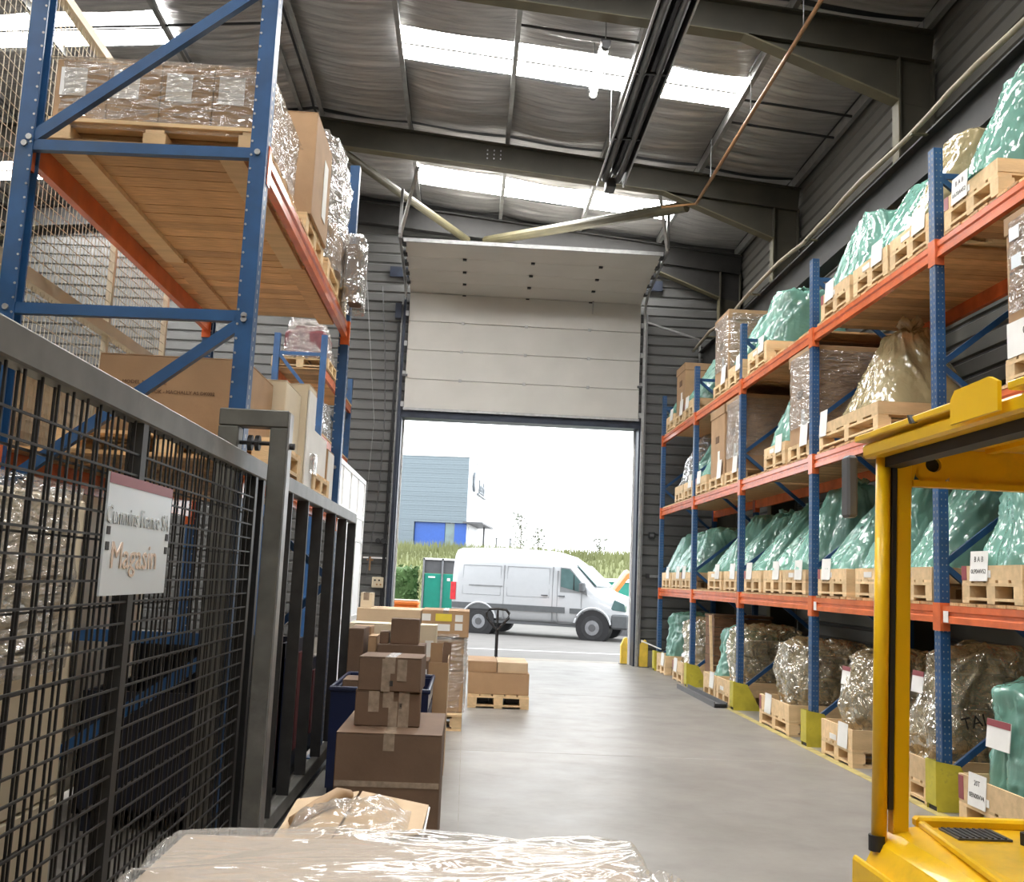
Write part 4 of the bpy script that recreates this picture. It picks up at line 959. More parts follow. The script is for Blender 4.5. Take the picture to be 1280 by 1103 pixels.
lumpy(.37, .56, .56, 15, .03).build('clear_film', M['bagw'], e, smooth=True, local=True)

# glazed white partition standing against the end wall
gp = thing('glazed_partition', 'white framed partition with pale glazed panes left of the door', 'partition', (-1.65, 14, 0))
PX = -1.65
ys = [11.9, 12.8, 13.7, 14.6, 15.5]
for y in ys: MB().box(PX-.03, PX+.03, y-.025, y+.025, 0, 2.95).build('mullion', M['white'], gp)
for z in (.03, .9, 2.02, 2.36, 2.92): MB().box(PX-.032, PX+.032, ys[0], ys[-1], z-.03, z+.03).build('rail', M['white'], gp)
for a, b in zip(ys, ys[1:]):
    for z0, z1 in ((.06, .87), (.93, 1.99), (2.05, 2.33), (2.39, 2.89)):
        MB().box(PX-.01, PX+.01, a+.025, b-.025, z0, z1).build('pane', M['pane'], gp)

pallet('wooden pallet under the cream load right behind the gate mesh', -1.90, 2.75, 0, w=.9, d=2.3, rz=math.pi/2, group='pallets on the floor')
bl_ = thing('wrapped_load', 'cream cartons in grey film standing right behind the gate mesh', 'wrapped load', (-1.90, 2.75, .164))
for k, z in enumerate((0, .54, 1.08)):
    for i in range(3): MB().box(-.44, .44, -1.13+.755*i+.004, -1.13+.755*(i+1)-.004, z, z+.535).build('carton', M['cream'], bl_, bevel=.008, local=True)
wrap_over(bl_, .445, 1.135, 1.0, 1.66, seed=44, amp=.02)

# ------------------------------------------------------------------ sliding steel gate along the left
GA = -1.08
gt = thing('sliding_gate', 'dark grey steel sliding gate with wire mesh and flat bars', 'gate', (GA, 5, 0))
MB().box(GA-.03, GA+.03, .5, 9.4, 2.0, 2.09).build('top_rail', M['greysteel'], gt, bevel=.006)
MB().box(GA-.03, GA+.03, .5, 9.4, .06, .16).build('bottom_rail', M['greysteel'], gt, bevel=.006)
for y, w in ((.53, .06), (3.25, .05), (4.98, .05), (5.16, .05)): MB().box(GA-.025, GA+.025, y-w/2, y+w/2, .16, 2.0).build('stile', M['darksteel'], gt)
for y in (5.95, 6.55, 7.2, 7.9, 8.62, 9.33): MB().box(GA-.04, GA+.036, y-.012, y+.012, .16, 2.0).build('flat_bar', M['darksteel'], gt)
mb = MB(); r_ = .0032
for k in range(int(4.4/.10)):
    y = .58+k*.10
    mb.box(GA+.012-r_, GA+.012+r_, y-r_, y+r_, .16, 2.0)
for k in range(int(1.84/.066)):
    z = .18+k*.066
    mb.box(GA+.018-r_, GA+.018+r_, .55, 4.96, z-r_, z+r_)
stuff(mb.build('wire_mesh', M['wire'], gt))
mb = MB()
for k in range(int(4.4/.10)):
    y = .612+k*.10+.012*math.sin(k*1.7); mb.box(GA-.014-r_, GA-.014+r_, y-r_, y+r_, .16, 2.0)
for k in range(int(1.84/.2)):
    z = .22+k*.2; mb.box(GA-.02-r_, GA-.02+r_, .55, 4.96, z-r_, z+r_)
stuff(mb.build('wire_mesh', M['wire'], gt))
for y in (1.2, 3.0): MB().cyl((GA, y-.02, .055), (GA, y+.02, .055), .05, 14).build('roller', M['black'], gt)
MB().box(GA-.02, GA+.02, .4, 10, 0, .012).build('ground_track', M['steel'], gt)
po_ = thing('gate_portal', 'grey steel portal post guiding the sliding gate', 'gate post', (-1.08, 4.90, 0))
PYY = 4.90
MB().box(-.985, -.90, PYY-.05, PYY+.05, 0, 2.235).build('post', M['greysteel'], po_, bevel=.006)
MB().box(-1.235, -1.135, PYY-.05, PYY+.05, 0, 2.235).build('post', M['greysteel'], po_, bevel=.006)
MB().box(-1.235, -.90, PYY-.05, PYY+.05, 2.235, 2.32).build('head', M['greysteel'], po_, bevel=.006)
MB().box(-.90, -.892, PYY-.045, PYY+.045, .02, 2.31).build('edge_highlight', M['steel'], po_)  # bright steel strip standing in for the highlight along the post edge
MB().cyl((-1.14, PYY, 2.16), (-.98, PYY, 2.16), .010, 8).build('axle', M['black'], po_)
for x in (-1.085, -1.05): MB().cyl((x-.010, PYY, 2.16), (x+.010, PYY, 2.16), .038, 14).build('guide_roller', M['black'], po_)
MB().box(-1.03, -.86, PYY-.1, PYY+.1, 0, .015).build('base_plate', M['darksteel'], po_)
MB().cyl((-.895, PYY, 2.15), (-.87, PYY, 2.15), .016, 8).build('bolt', M['black'], po_)
sg = thing('sign_board', 'pale metal sign with a dark red top band on the gate', 'sign', (-1.048, 3.26, 1.457))
MB().box(-.006, 0, -.31, .31, 0, .36).build('plate', M['signplate'], sg, local=True)
MB().box(0, .0015, -.31, .31, .328, .36).build('red_band', M['signred'], sg, local=True)
text('writing', 'Cummins France SA', .066, M['signgreytext'], sg, (.0015, -.30+.29, .235), FACE_AISLE_L).scale = (1.12, 1.2, 1)
text('writing', 'Magasin', .105, M['signorange'], sg, (.0015, -.03, .115), FACE_AISLE_L).scale = (1.35, 1.1, 1)
for y, z in ((-.285, .19), (-.285, .145), (.285, .19), (.285, .145)): MB().box(-.002, .002, y-.014, y+.014, z-.012, z+.012).build('tie_hole', M['black'], sg, local=True)

# ------------------------------------------------------------------ cartons and pallets standing in the aisle
def on(*a): return a
carton('largest brown carton standing on the floor beside the gate', -.66, -.09, 5.6, 6.5, 0, .70, m='carddark', stickers=(('tape', 0, .42, .56, .03),))
carton('lower of two taped cartons stacked on the largest brown carton', -.60, -.23, 5.85, 6.2, .70, .895, m='carddark', rz=.03, stickers=(('tape', -.08, .08, .06, .115), ('tape', .09, .0, .06, .195), ('ink', .07, .10, .018, .03), ('tape', .03, .0, .05, .14)))
carton('upper of two taped cartons stacked on the largest brown carton', -.58, -.225, 5.84, 6.18, .895, 1.085, m='carddark', rz=-.04, stickers=(('tape', -.02, .0, .05, .18), ('tape', .07, .06, .055, .12), ('ink', .01, .03, .022, .03)))
bb = thing('plastic_pallet_box', 'dark blue slatted plastic pallet box full of cartons by the gate', 'pallet box', (-.58, 7.55, 0))
for x0, x1, y0, y1 in ((-.30, .36, -.55, -.51), (-.30, .36, .46, .50), (-.30, -.27, -.51, .46)): MB().box(x0, x1, y0, y1, .15, .76).build('side_wall', M['bluebin'], bb, local=True)
for k in range(5): MB().box(.33, .36, -.51, .46, .16+k*.12, .24+k*.12).build('slat', M['bluebin'] if k < 4 else M['steel'], bb, local=True)
for k in range(6): MB().box(.335, .355, -.5+k*.18, -.46+k*.18, .15, .74).build('slat_post', M['bluebin'], bb, local=True)
MB().box(-.30, .36, -.55, .50, .12, .15).build('bottom', M['bluebin'], bb, local=True)
MB().tube([(-.30, -.55, .77), (.36, -.55, .77), (.36, .50, .77), (-.30, .50, .77)], .018, 8, closed=True).build('rim', M['bluebin'], bb, local=True)
for x in (-.24, 0, .30): MB().box(x-.05, x+.05, -.53, .48, 0, .12).build('runner', M['bluebin'], bb, local=True)
carton('wide brown carton lying in the blue pallet box', -.84, -.28, 7.3, 7.62, .16, .80, m='carddark')
c = carton('small brown carton perched highest on the pile behind the taped pair', -.585, -.36, 8.2, 8.42, .999, 1.20, tape=None, m='carddark')
carton('little brown carton left of the highest carton on the pile', -.67, -.60, 8.2, 8.4, .999, 1.095, tape=None, m='carddark')
carton('long brown carton carrying the small highest carton', -.68, -.305, 8.12, 8.5, .885, .999, tape=None, m='carddark', stickers=())
carton('brown carton with a sticker, under the long carton', -.68, -.268, 8.12, 8.5, .0, .885, tape=None, m='carddark', stickers=(('paper', .18, .74, .03, .08),))
carton('tall brown carton at the left of the pile by the gate end', -.92, -.80, 8.2, 8.7, 0, 1.11, tape=None, m='carddark')
carton('tall brown carton behind the leftmost tall carton of the pile', -.95, -.79, 8.74, 9.02, 0, 1.10, tape=None, m='card')
carton('narrow brown carton in the middle of the pile gap', -.77, -.70, 8.30, 8.62, 0, 1.05, tape=None, m='card')
carton('long cream carton lying at the back of the pile', -1.02, -.64, 9.12, 9.5, 0, 1.11, tape=None, m='cream')
c = carton('upright cream carton with a sheet of paper, back of the pile', -.38, -.235, 8.8, 9.1, 0, 1.13, tape=None, m='cream')
MB().box(-.02, .05, -.156, -.152, .80, 1.0).build('paper_sheet', M['paper'], c, local=True)
oc = thing('open_carton', 'open brown carton with raised flaps right of the pile', 'carton', (-.19, 8.45, 0))
for q in ((-.085, .08, -.26, -.25), (-.085, .08, .25, .26), (-.085, -.078, -.25, .25)): MB().box(*q, 0, .87).build('side', M['card'], oc, local=True)
MB().box(.072, .08, -.25, .25, 0, .90).build('side', M['cardlite'], oc, local=True)
MB().box(-.085, .08, -.25, .25, 0, .01).build('bottom', M['card'], oc, local=True)
MB().bar((-.03, .1, .80), (-.03, .1, 1.0), .10, .01, (0, 1, 0)).build('flap', M['card'], oc, local=True)
MB().bar((.05, .2, .80), (.06, .22, 1.0), .07, .01, (0, 1, 0)).build('flap', M['carddark'], oc, local=True)
pallet('wooden pallet under the tall film-wrapped load in the middle of the hall', -.56, 11.0, 0, w=1.0, d=1.16, group='pallets on the floor')
wl = thing('wrapped_load', 'tall film-wrapped stack of brown cartons on the floor behind the pile', 'wrapped load', (-.56, 11.05, .164))
MB().box(-.58, .58, -.42, .42, 0, .42).build('carton', M['card'], wl, bevel=.01, local=True)
MB().box(-.57, .57, -.42, .42, .425, .74).build('carton', M['card'], wl, bevel=.01, local=True)
MB().box(.30, .36, -.425, -.421, .30, .48).build('shipping_label', M['paper'], wl, local=True)
wrap_over(wl, .58, .42, 0, .80, seed=12, amp=.03)
a = carton('long flat carton lying across the top of the film-wrapped stack, left', -1.12, -.455, 10.62, 11.4, .93, 1.19, m='cardlite', tape='x')
c = carton('flat carton with labels and a yellow sticker on the film-wrapped stack', -.445, .05, 10.62, 11.4, .93, 1.20, m='card', stickers=(('paper', -.20, .16, .09, .07), ('yellowink', -.02, .16, .17, .075), ('paper', .14, .16, .08, .07), ('paper', .14, .07, .08, .07), ('paper', -.02, .06, .14, .07)))
c = carton('white-edged carton standing on the long flat carton by the wall', -1.11, -.99, 10.8, 11.1, 1.19, 1.345, m='cream')
pallet('wooden pallet under two brown cartons alone in the middle of the aisle', .455, 12.93, 0, w=.74, d=1.06, rz=math.pi/2, group='pallets on the floor')
carton('wide lower carton on the pallet in the middle of the aisle', .08, .82, 12.42, 13.3, .164, .42, m='card', tape=None)
carton('upper left brown carton on the pallet in the middle of the aisle', .07, .42, 12.44, 13.25, .42, .55, m='card', tape=None)
carton('upper right brown carton on the pallet in the middle of the aisle', .43, .80, 12.44, 13.25, .42, .545, m='cardlite', tape=None)
pj = thing('pallet_jack', 'black hand pallet jack with a loop handle behind the aisle pallet', 'pallet jack', (.45, 13.75, 0))
X = .445
MB().tube([(X, 13.72, .35), (X, 13.74, .86)], .022, 10).build('shaft', M['black'], pj)
lp = [(X, 13.74, .86), (X-.06, 13.745, .93), (X-.15, 13.75, 1.03), (X-.155, 13.75, 1.09), (X-.11, 13.755, 1.14), (X, 13.755, 1.15), (X+.11, 13.755, 1.14), (X+.155, 13.75, 1.09), (X+.15, 13.75, 1.03), (X+.06, 13.745, .93)]
MB().tube(lp, .018, 8, closed=True).build('handle_loop', M['black'], pj)
MB().tube([(X, 13.74, .86), (X, 13.755, 1.13)], .014, 8).build('lever', M['black'], pj)
MB().cyl((X, 13.70, .08), (X, 13.70, .40), .06, 14).build('pump', M['dgrey'], pj)
for x in (X-.19, X+.19): MB().box(x-.08, x+.08, 12.55, 13.62, .055, .10).build('fork', M['black'], pj)
MB().box(X-.28, X+.28, 13.58, 13.66, .05, .38).build('fork_carriage', M['black'], pj)
for x in (X-.05, X+.05): MB().cyl((x-.02, 13.74, .09), (x+.02, 13.74, .09), .09, 16).build('wheel', M['tyre'], pj)

# ------------------------------------------------------------------ nearest loads
ob = thing('open_carton', 'big pale carton with spread flaps and film beside the gate', 'carton', (-.33, 3.65, 0))
MB().box(-.23, .20, -.36, .30, 0, .70).build('body', M['cardlite'], ob, bevel=.004, local=True)
def flap(a, b, c, d, m='cardlite'):
    vs = [Vector(p) for p in (a, b, c, d)]; n_ = (vs[1]-vs[0]).cross(vs[2]-vs[0]).normalized()*.006
    MB().add(vs+[v+n_ for v in vs], [(3, 2, 1, 0), (4, 5, 6, 7), (0, 1, 5, 4), (1, 2, 6, 5), (2, 3, 7, 6), (3, 0, 4, 7)]).build('flap', M[m], ob, local=True)
flap((-.05, -.36, .71), (.225, -.30, .735), (.235, .10, .735), (-.02, .27, .74))
flap((-.24, -.36, .70), (-.06, -.36, .71), (-.035, .29, .735), (-.235, .10, .74))
flap((.202, -.36, .66), (.236, -.30, .733), (.24, .10, .733), (.202, .28, .66), 'paper')
MB().tube([(-.20, -.18, .735), (-.15, -.02, .745), (-.09, .10, .765), (-.06, .16, .75)], [.02, .026, .026, .022], 10).build('paper_roll', M['kraft'], ob, smooth=True, local=True)
def heap(u, v):
    x, y = -.20+.38*u, -.36+.42*v
    h_ = (math.sin(math.pi*u)*math.sin(math.pi*min(1, v*1.1)))**.6
    return (x, y, .735+.055*h_+.05*h_*abs(noise.noise(Vector((x*8, y*8, 5))))*2+.02*h_*noise.noise(Vector((x*22, y*22, 1))))
MB().grid(heap, 40, 34).build('clear_film', M['sheetfilm'], ob, smooth=True, local=True)

pallet('wooden pallet under the nearest film-covered load', -.11, 1.65, 0, w=.92, d=1.12, rz=math.pi/2, group='pallets on the floor', pm=M['wood'])
nl = thing('wrapped_load', 'nearest load, flat carton top covered in crumpled clear film', 'wrapped load', (-.105, 1.68, .164))
MB().box(-.47, .47, -.56, .56, 0, .832).build('carton', M['nearcard'], nl, bevel=.012, local=True)
def nf(u, v):
    x, y = -.50+1.02*u, -.60+1.19*v
    w = .25*noise.noise(Vector((x*1.6, y*1.6, 3)))
    q = y*5.2-x*1.5+w*2.5
    A = max(0, 1-3.0*abs(noise.noise(Vector((x*.9, q, 2)))))
    B = max(0, 1-3.4*abs(noise.noise(Vector((x*1.6+4, q*2.1, 7)))))
    D = max(0, 1-3.4*abs(noise.noise(Vector((x*5, y*13, 11)))))
    S = noise.noise(Vector((x*2.5, y*4, 21)))
    z = .839+.012*A**1.5+.008*B**1.5*(.5+u)+.006*D*max(0, u-.35)+.006*S
    ed = max(0, v-.93)/.07; z += .016*ed*(1-ed)*4*(.4+abs(noise.noise(Vector((x*4, 0, 9)))))-.05*ed**2
    er = max(0, u-.955)/.045; z -= .10*er**2
    el = max(0, .03-u)/.03; z -= .03*el
    return (x+.01*noise.noise(Vector((0, y*9, 4)))*(u > .9), y+.012*noise.noise(Vector((x*6, 1, 4)))*(v > .9), z)
MB().grid(nf, 150, 170).build('clear_film', M['sheetfilm'], nl, smooth=True, local=True)
def tail(u, v):
    a = u*2*math.pi*.6-.6; x = .47+.10*v+.02*noise.noise(Vector((u*5, v*5, 1))); y = .33-.28*u
    return (x, y, .832-.03*v+.035*math.sin(u*9+v*3)*(.3+v)+.03*noise.noise(Vector((u*9, v*6, 3))))
MB().grid(tail, 30, 12).build('film_tail', M['sheetfilm'], nl, smooth=True, local=True)

# ------------------------------------------------------------------ forklift
fk = thing('forklift', 'yellow forklift truck in the right foreground', 'forklift', (1.75, 2.1, 0))
Yf = 3.12
prof = [(1.235, .20), (1.235, .68), (1.245, .76), (1.275, .82), (1.32, .852), (1.40, .866), (2.30, .866), (2.34, .82), (2.34, .20)]
MB().prism(prof, 'y', .9, Yf).build('body', M['yellow'], fk, smooth=False, bevel=.004)
MB().prism([(1.205, .25), (1.238, .25), (1.238, .76), (1.222, .775), (1.215, .76)], 'y', 2.2, Yf+.03).build('side_fender', M['yellow'], fk, bevel=.006)
MB().bar((1.415, Yf-.01, .874), (1.245, 1.78, .874), .022, .022).build('hood_ridge', M['yellow'], fk, bevel=.005)
MB().box(1.40, 2.30, Yf-.012, Yf+.03, .86, .893).build('rear_lip', M['yellow'], fk, bevel=.008)
MB().cyl((1.2675, Yf-.035, .80), (1.2675, Yf-.035, .845), .0255, 20).build('pillar_gap', M['black'], fk)
gr = MB().box(1.455, 1.615, 2.96, 3.085, .866, .872).build('grille', M['dgrey'], fk)
for k in range(8): MB().box(1.46+k*.019, 1.468+k*.019, 2.965, 3.08, .872, .875).build('grille_slat', M['black'], gr)
MB().cyl((1.64, 2.93, .866), (1.64, 2.93, .90), .018, 14).build('filler_cap', M['black'], fk)
for x in (1.25, 2.27):
    for y in (Yf-.035, 1.25):
        s = 1 if x < 1.5 else -1
        t = s*.022; ff = lambda a, b, w, m, n, z0, z1, yo=.0: MB().bar((x+s*(a+b)/2, y+yo+w/2, z0), (x+s*(a+b)/2+t, y+yo+w/2, z1), b-a, w, (0, 1, 0)).build(n, M[m], fk, bevel=.003)
        MB().cyl((x+s*.0225, y, .82), (x+s*.0225+t, y, 1.99), .0225, 28).build('pillar', M['yellow'], fk, smooth=True)
        ff(.024, .046, .05, 'yellow', 'pillar_back', .80, 1.99)
        ff(.0465, .064, .05, 'black', 'seal_strip', .92, 1.985, -.012)
        ff(.0645, .112, .045, 'yellow', 'inner_pillar', .84, 1.99, -.006)
# overhead guard: side rails, seals, lips, cross member with a round hole, roof sheet
for s, x in ((1, 1.245), (-1, 2.275)):
    xs_ = lambda a, b: (min(x+s*a, x+s*b), max(x+s*a, x+s*b))
    MB().box(*xs_(-.005, .05), 1.15, Yf+.0, 1.985, 2.03).build('side_rail', M['yellow'], fk, bevel=.008)
    MB().box(*xs_(-.022, .06), 2.475 if s > 0 else 1.1, Yf+.02, 2.038, 2.058).build('roof_lip', M['yellow'], fk, bevel=.003)
    MB().box(*xs_(-.022, .06), 1.1, 2.22, 2.038, 2.058).build('roof_lip', M['yellow'], fk, bevel=.003)
    MB().box(*xs_(.045, .10), 1.15, Yf-.02, 1.955, 2.005).build('roof_seal', M['black'], fk)
MB().prism([(2.476, 1.995), (2.472, 2.058), (2.449, 2.079), (2.281, 2.082), (2.242, 2.064), (2.244, 1.995)], 'x', 1.212, 1.222).build('rail_bracket', M['yellow'], fk)
MB().prism([(2.70, 2.036), (2.72, 2.036), (2.735, 2.062), (2.725, 2.062)], 'x', 1.215, 1.23).build('rail_clip', M['black'], fk)
# cross member at the far end with a hole: ring of quads
hx_, hz_, R_ = 1.458, 1.973, .026
ring = [(hx_+R_*math.cos(a), hz_+R_*.9*math.sin(a)) for a in [2*math.pi*k/20 for k in range(20)]]
def edge(a):
    c, s = math.cos(a), math.sin(a); t = min((.05/abs(c)) if abs(c) > 1e-6 else 9, (.05/abs(s)) if abs(s) > 1e-6 else 9); return (hx_+c*t, hz_+s*t)
outer = [edge(2*math.pi*k/20) for k in range(20)]
vs = [(x, y, z) for y in (Yf-.03, Yf-.012) for x, z in ring+outer]
fs = []
for k in range(20):
    j = (k+1) % 20
    fs += [(k, j, 20+j, 20+k), (40+k, 60+k, 60+j, 40+j), (k, 40+k, 40+j, j)]
MB().add(vs, fs).build('cross_member_hole', M['yellow'], fk)
MB().cyl((hx_, Yf-.010, hz_), (hx_, Yf-.004, hz_), .03, 16).build('hole_backing', M['black'], fk)
MB().box(1.39, 2.2, Yf-.03, Yf-.012, 1.915, hz_-.05).build('cross_member', M['yellow'], fk)
MB().box(hx_+.05, 2.2, Yf-.03, Yf-.012, hz_-.05, hz_+.05).build('cross_member', M['yellow'], fk)
MB().box(1.385, 2.2, Yf-.05, Yf-.012, 1.90, 1.918).build('cross_member_lip', M['yellow'], fk)
MB().prism([(1.33, 1.70), (1.366, 1.70), (1.37, 1.76), (1.374, 1.82), (1.386, 1.905), (1.415, 2.0), (1.415, 2.03), (1.33, 2.03)], 'y', Yf-.035, Yf-.008).build('gusset', M['yellow'], fk)
MB().box(1.34, 2.2, 1.2, Yf-.01, 2.025, 2.036).build('roof_sheet', M['yellow'], fk)
for k in range(4): MB().box(1.42+k*.19, 1.45+k*.19, 1.3, Yf-.06, 2.012, 2.026).build('roof_rib', M['yellow'], fk)
MB().box(1.205, 1.24, Yf+.03, Yf+.09, 1.80, 2.0).build('rear_lamp', M['dgrey'], fk, bevel=.008)
for x in (1.32, 2.2):
    for y in (1.3, 2.6): MB().cyl((x-.08, y, .24), (x+.08, y, .24), .24, 24).build('wheel', M['tyre'], fk)
MB().box(1.6, 2.0, 1.5, 2.1, .87, 1.0).build('seat', M['black'], fk, bevel=.03)
MB().box(1.6, 2.0, 2.05, 2.15, .95, 1.45).build('backrest', M['black'], fk, bevel=.03)
# ------------------------------------------------------------------ the yard outside
ground = struct(MB().box(-60, 70, 19.85, 140, -.3, -.015).build('ground', M['asphalt']))
MB().box(-20, 30, 22.7, 22.85, -.015, -.012).build('yard_line', M['white'], ground)
MB().box(-3, 5, 19.84, 20.4, -.016, -.004).build('threshold', M['concretebase'], ground)

# white panel van
vr = thing('white_van', 'white panel van parked across the yard outside the door', 'van', (0.795, 29.79, -.015), math.atan2(-1.36, 3.07))
prof = [(-.90, .50, 2.18), (-.86, .40, 2.36), (-.70, .38, 2.42), (.2, .38, 2.45), (1.2, .38, 2.44), (1.9, .38, 2.40), (2.35, .38, 2.28), (2.75, .38, 2.02), (3.15, .38, 1.66), (3.40, .38, 1.42), (3.62, .38, 1.32), (4.0, .38, 1.20), (4.22, .42, 1.04), (4.30, .50, .80)]
def ring(xx, zb, zt):
    W = .97; k = 1.0 if xx < 3.9 else (.95 if xx < 4.25 else .86)
    if xx < -.88: k = .95
    hh = zt-zb; tp = [(.80, zb), (.96, zb+.06*hh), (1.0, zb+.25*hh), (1.0, zb+.52*hh), (.97, zb+.74*hh), (.90, zb+.91*hh), (.74, zt-.012), (.40, zt)]
    half = [(W*k*a, z) for a, z in tp]
    return [(xx, -y, z) for y, z in half]+[(xx, y, z) for y, z in reversed(half)]
vs = []; fs = []
for q in prof: vs += ring(*q)
N = 16
for i in range(len(prof)-1):
    for k in range(N): fs.append((i*N+k, i*N+(k+1) % N, (i+1)*N+(k+1) % N, (i+1)*N+k))
fs += [tuple(reversed(range(N))), tuple((len(prof)-1)*N+k for k in range(N))]
MB().add(vs, fs).build('body', M['whitecar'], vr, smooth=True, local=True)
ys = -.975
def vbox(n, m, x0, x1, z0, z1, y0=-.985, y1=-.93, **k): return MB().box(x0, x1, y0, y1, z0, z1).build(n, M[m], vr, local=True, **k)
vbox('side_moulding', 'vangrey', -.86, 2.55, .70, .86, -.99, -.94)
vbox('side_moulding', 'vangrey', 2.70, 3.1, .70, .84, -.99, -.94)
vbox('sill', 'vangrey', .45, 2.95, .33, .40, -.95, -.85)
vbox('tail_lamp', 'redlens', -.92, -.76, .92, 1.42, -.99, -.80)
vbox('rear_bumper', 'vangrey', -.94, -.4, .40, .62, -.96, .9)
vbox('front_bumper', 'vangrey', 3.86, 4.36, .34, .74, -.975, .90, bevel=.05)
vbox('door_rail', 'seam', -.35, .68, 1.34, 1.37, -.985, -.96)
for x in (.72, 2.18, 2.32): vbox('door_gap', 'seam', x-.006, x+.006, .45, 1.95 if x != 2.32 else 1.85, -.976, -.90)
vbox('door_gap', 'seam', 3.02, 3.03, .86, 1.32, -.982, -.93)
vbox('door_gap', 'seam', 2.32, 3.02, .42, .43, -.982, -.93)
for x0, x1 in ((-.55, .62), (.82, 2.08)):
    fr_ = [(x0, 1.10), (x1, 1.10), (x1, 1.92), (x0, 1.92)]
    for (a, b), (c, d) in zip(fr_, fr_[1:]+fr_[:1]):
        MB().bar((a, -.972 if b < 1.5 else -.945, b), (c, -.972 if d < 1.5 else -.945, d), .008, .012, (0, 1, 0)).build('panel_crease', M['rim'], vr, local=True)
for x in (1.95, 2.45): vbox('door_handle', 'vangrey', x-.09, x+.09, 1.145, 1.175, -1.0, -.96)
MB().prism([(2.42, 1.42), (2.42, 1.92), (2.66, 1.90), (2.95, 1.62), (3.12, 1.38), (2.95, 1.30)], 'y', -.985, -.90).build('side_window', M['glass'], vr, local=True)
MB().bar((2.80, -.99, 1.34), (2.80, -.97, 1.76), .02, .03, (0, 1, 0)).build('window_post', M['black'], vr, local=True)
MB().prism([(2.40, 1.27), (2.40, 1.95), (2.68, 1.93), (3.15, 1.40), (3.20, 1.20), (3.0, 1.27)], 'y', -.978, -.91).build('window_frame', M['seam'], vr, local=True)
MB().add([(2.78, -.70, 2.02), (2.78, .70, 2.02), (3.38, .80, 1.46), (3.38, -.80, 1.46), (2.80, -.70, 2.04), (2.80, .70, 2.04), (3.41, .80, 1.48), (3.41, -.80, 1.48)], [(3, 2, 1, 0), (4, 5, 6, 7), (0, 1, 5, 4), (1, 2, 6, 5), (2, 3, 7, 6), (3, 0, 4, 7)]).build('windscreen', M['glass'], vr, local=True)
vbox('wing_mirror', 'vangrey', 3.0, 3.14, 1.30, 1.55, -1.18, -.97, bevel=.03)
MB().prism([(3.85, .85), (4.27, .82), (4.23, 1.02), (3.95, 1.12)], 'y', -.93, -.70).build('head_lamp', M['glass'], vr, local=True)
for xw in (0, 3.36):
    MB().cyl((xw, -.985, .36), (xw, -.60, .36), .47, 28).build('wheel_arch', M['black'], vr, local=True)
    for yw in (-1, 1):
        t = MB().tube([(xw, yw*.99, .345), (xw, yw*.965, .345), (xw, yw*.78, .345)], [.31, .345, .345], 28).build('tyre', M['tyre'], vr, local=True)
        MB().tube([(xw, yw*.985, .345), (xw, yw*1.0, .345)], .20, 20).build('rim', M['rim'], t, local=True)
        MB().tube([(xw, yw*1.0, .345), (xw, yw*1.012, .345)], .10, 12).build('hub_cap', M['dgrey'], t, local=True)
    MB().tube([(xw+.52*math.cos(a), -.985, .36+.52*math.sin(a)) for a in [math.pi*(.06+.88*k/14) for k in range(15)]], .03, 6).build('arch_lip', M['whitecar'], vr, local=True)

# far building
B0 = thing('warehouse_building', 'grey-blue clad warehouse with a bright blue corner and wall sign', 'building', (-.18, 60, 0), -.1325)
def bbx(n, m, *q, **k): return MB().box(*q).build(n, M[m], B0, local=True, **k)
bbx('side_wall', 'farwhite', -1, 0, .42, 40, 0, 8.72)
bbx('corner_strip', 'farwhite', -.12, 0, .05, .42, 4.72, 8.72)
for k in range(29):
    if 4.7+k*.14 > 8.7: break
    bbx('cladding_course', 'farclad', -22, 0, 0 if k % 2 else .012, .06, 4.72+k*.14, 4.855+k*.14)
for k in range(33): bbx('cladding_course', 'farclad', -22, -3.15, 0 if k % 2 else .012, .06, .1+k*.14, .235+k*.14)
bbx('back_wall', 'farclad', -22, -1, .42, .6, 0, 8.7)
bbx('parapet', 'farwhite', -22, .02, -.03, .3, 8.70, 8.80)
bbx('parapet', 'farwhite', -.3, .05, .3, 40, 8.72, 8.80)
bbx('blue_panel', 'farblue', -3.13, -1.30, .2, .26, 0, 4.72)
bbx('window', 'glass', -1.30, -.72, .3, .34, 2.0, 4.70)
bbx('blue_panel', 'farblue', -.72, -.01, .2, .26, 0, 4.72)
bbx('blue_panel', 'farwhite', -.0, .02, 1, 4.2, 0, 4.6)
bbx('canopy', 'dgrey', -.2, 1.0, -.1, 6, 4.72, 4.82)
bbx('canopy_post', 'dgrey', .55, .65, 4, 4.2, 0, 4.72)
arc = [(.12, 1.6+.9*math.sin(a)*0+1.0-1.0*math.cos(a*.8), 7.4+.62*math.sin(a)) for a in [(-1.1+2.2*k/10) for k in range(11)]]
MB().tube(arc, .09, 6).build('sign_arc', M['signgrey'], B0, local=True)
bbx('sign_bar', 'signgrey', .04, .14, 4.2, 8.6, 6.82, 6.92)
text('writing', 'Leach', 1.25, M['signgrey'], B0, (.05, 6.5, 7.38), local_rot((0, 1, 0), (0, 0, 1)), depth=.03)

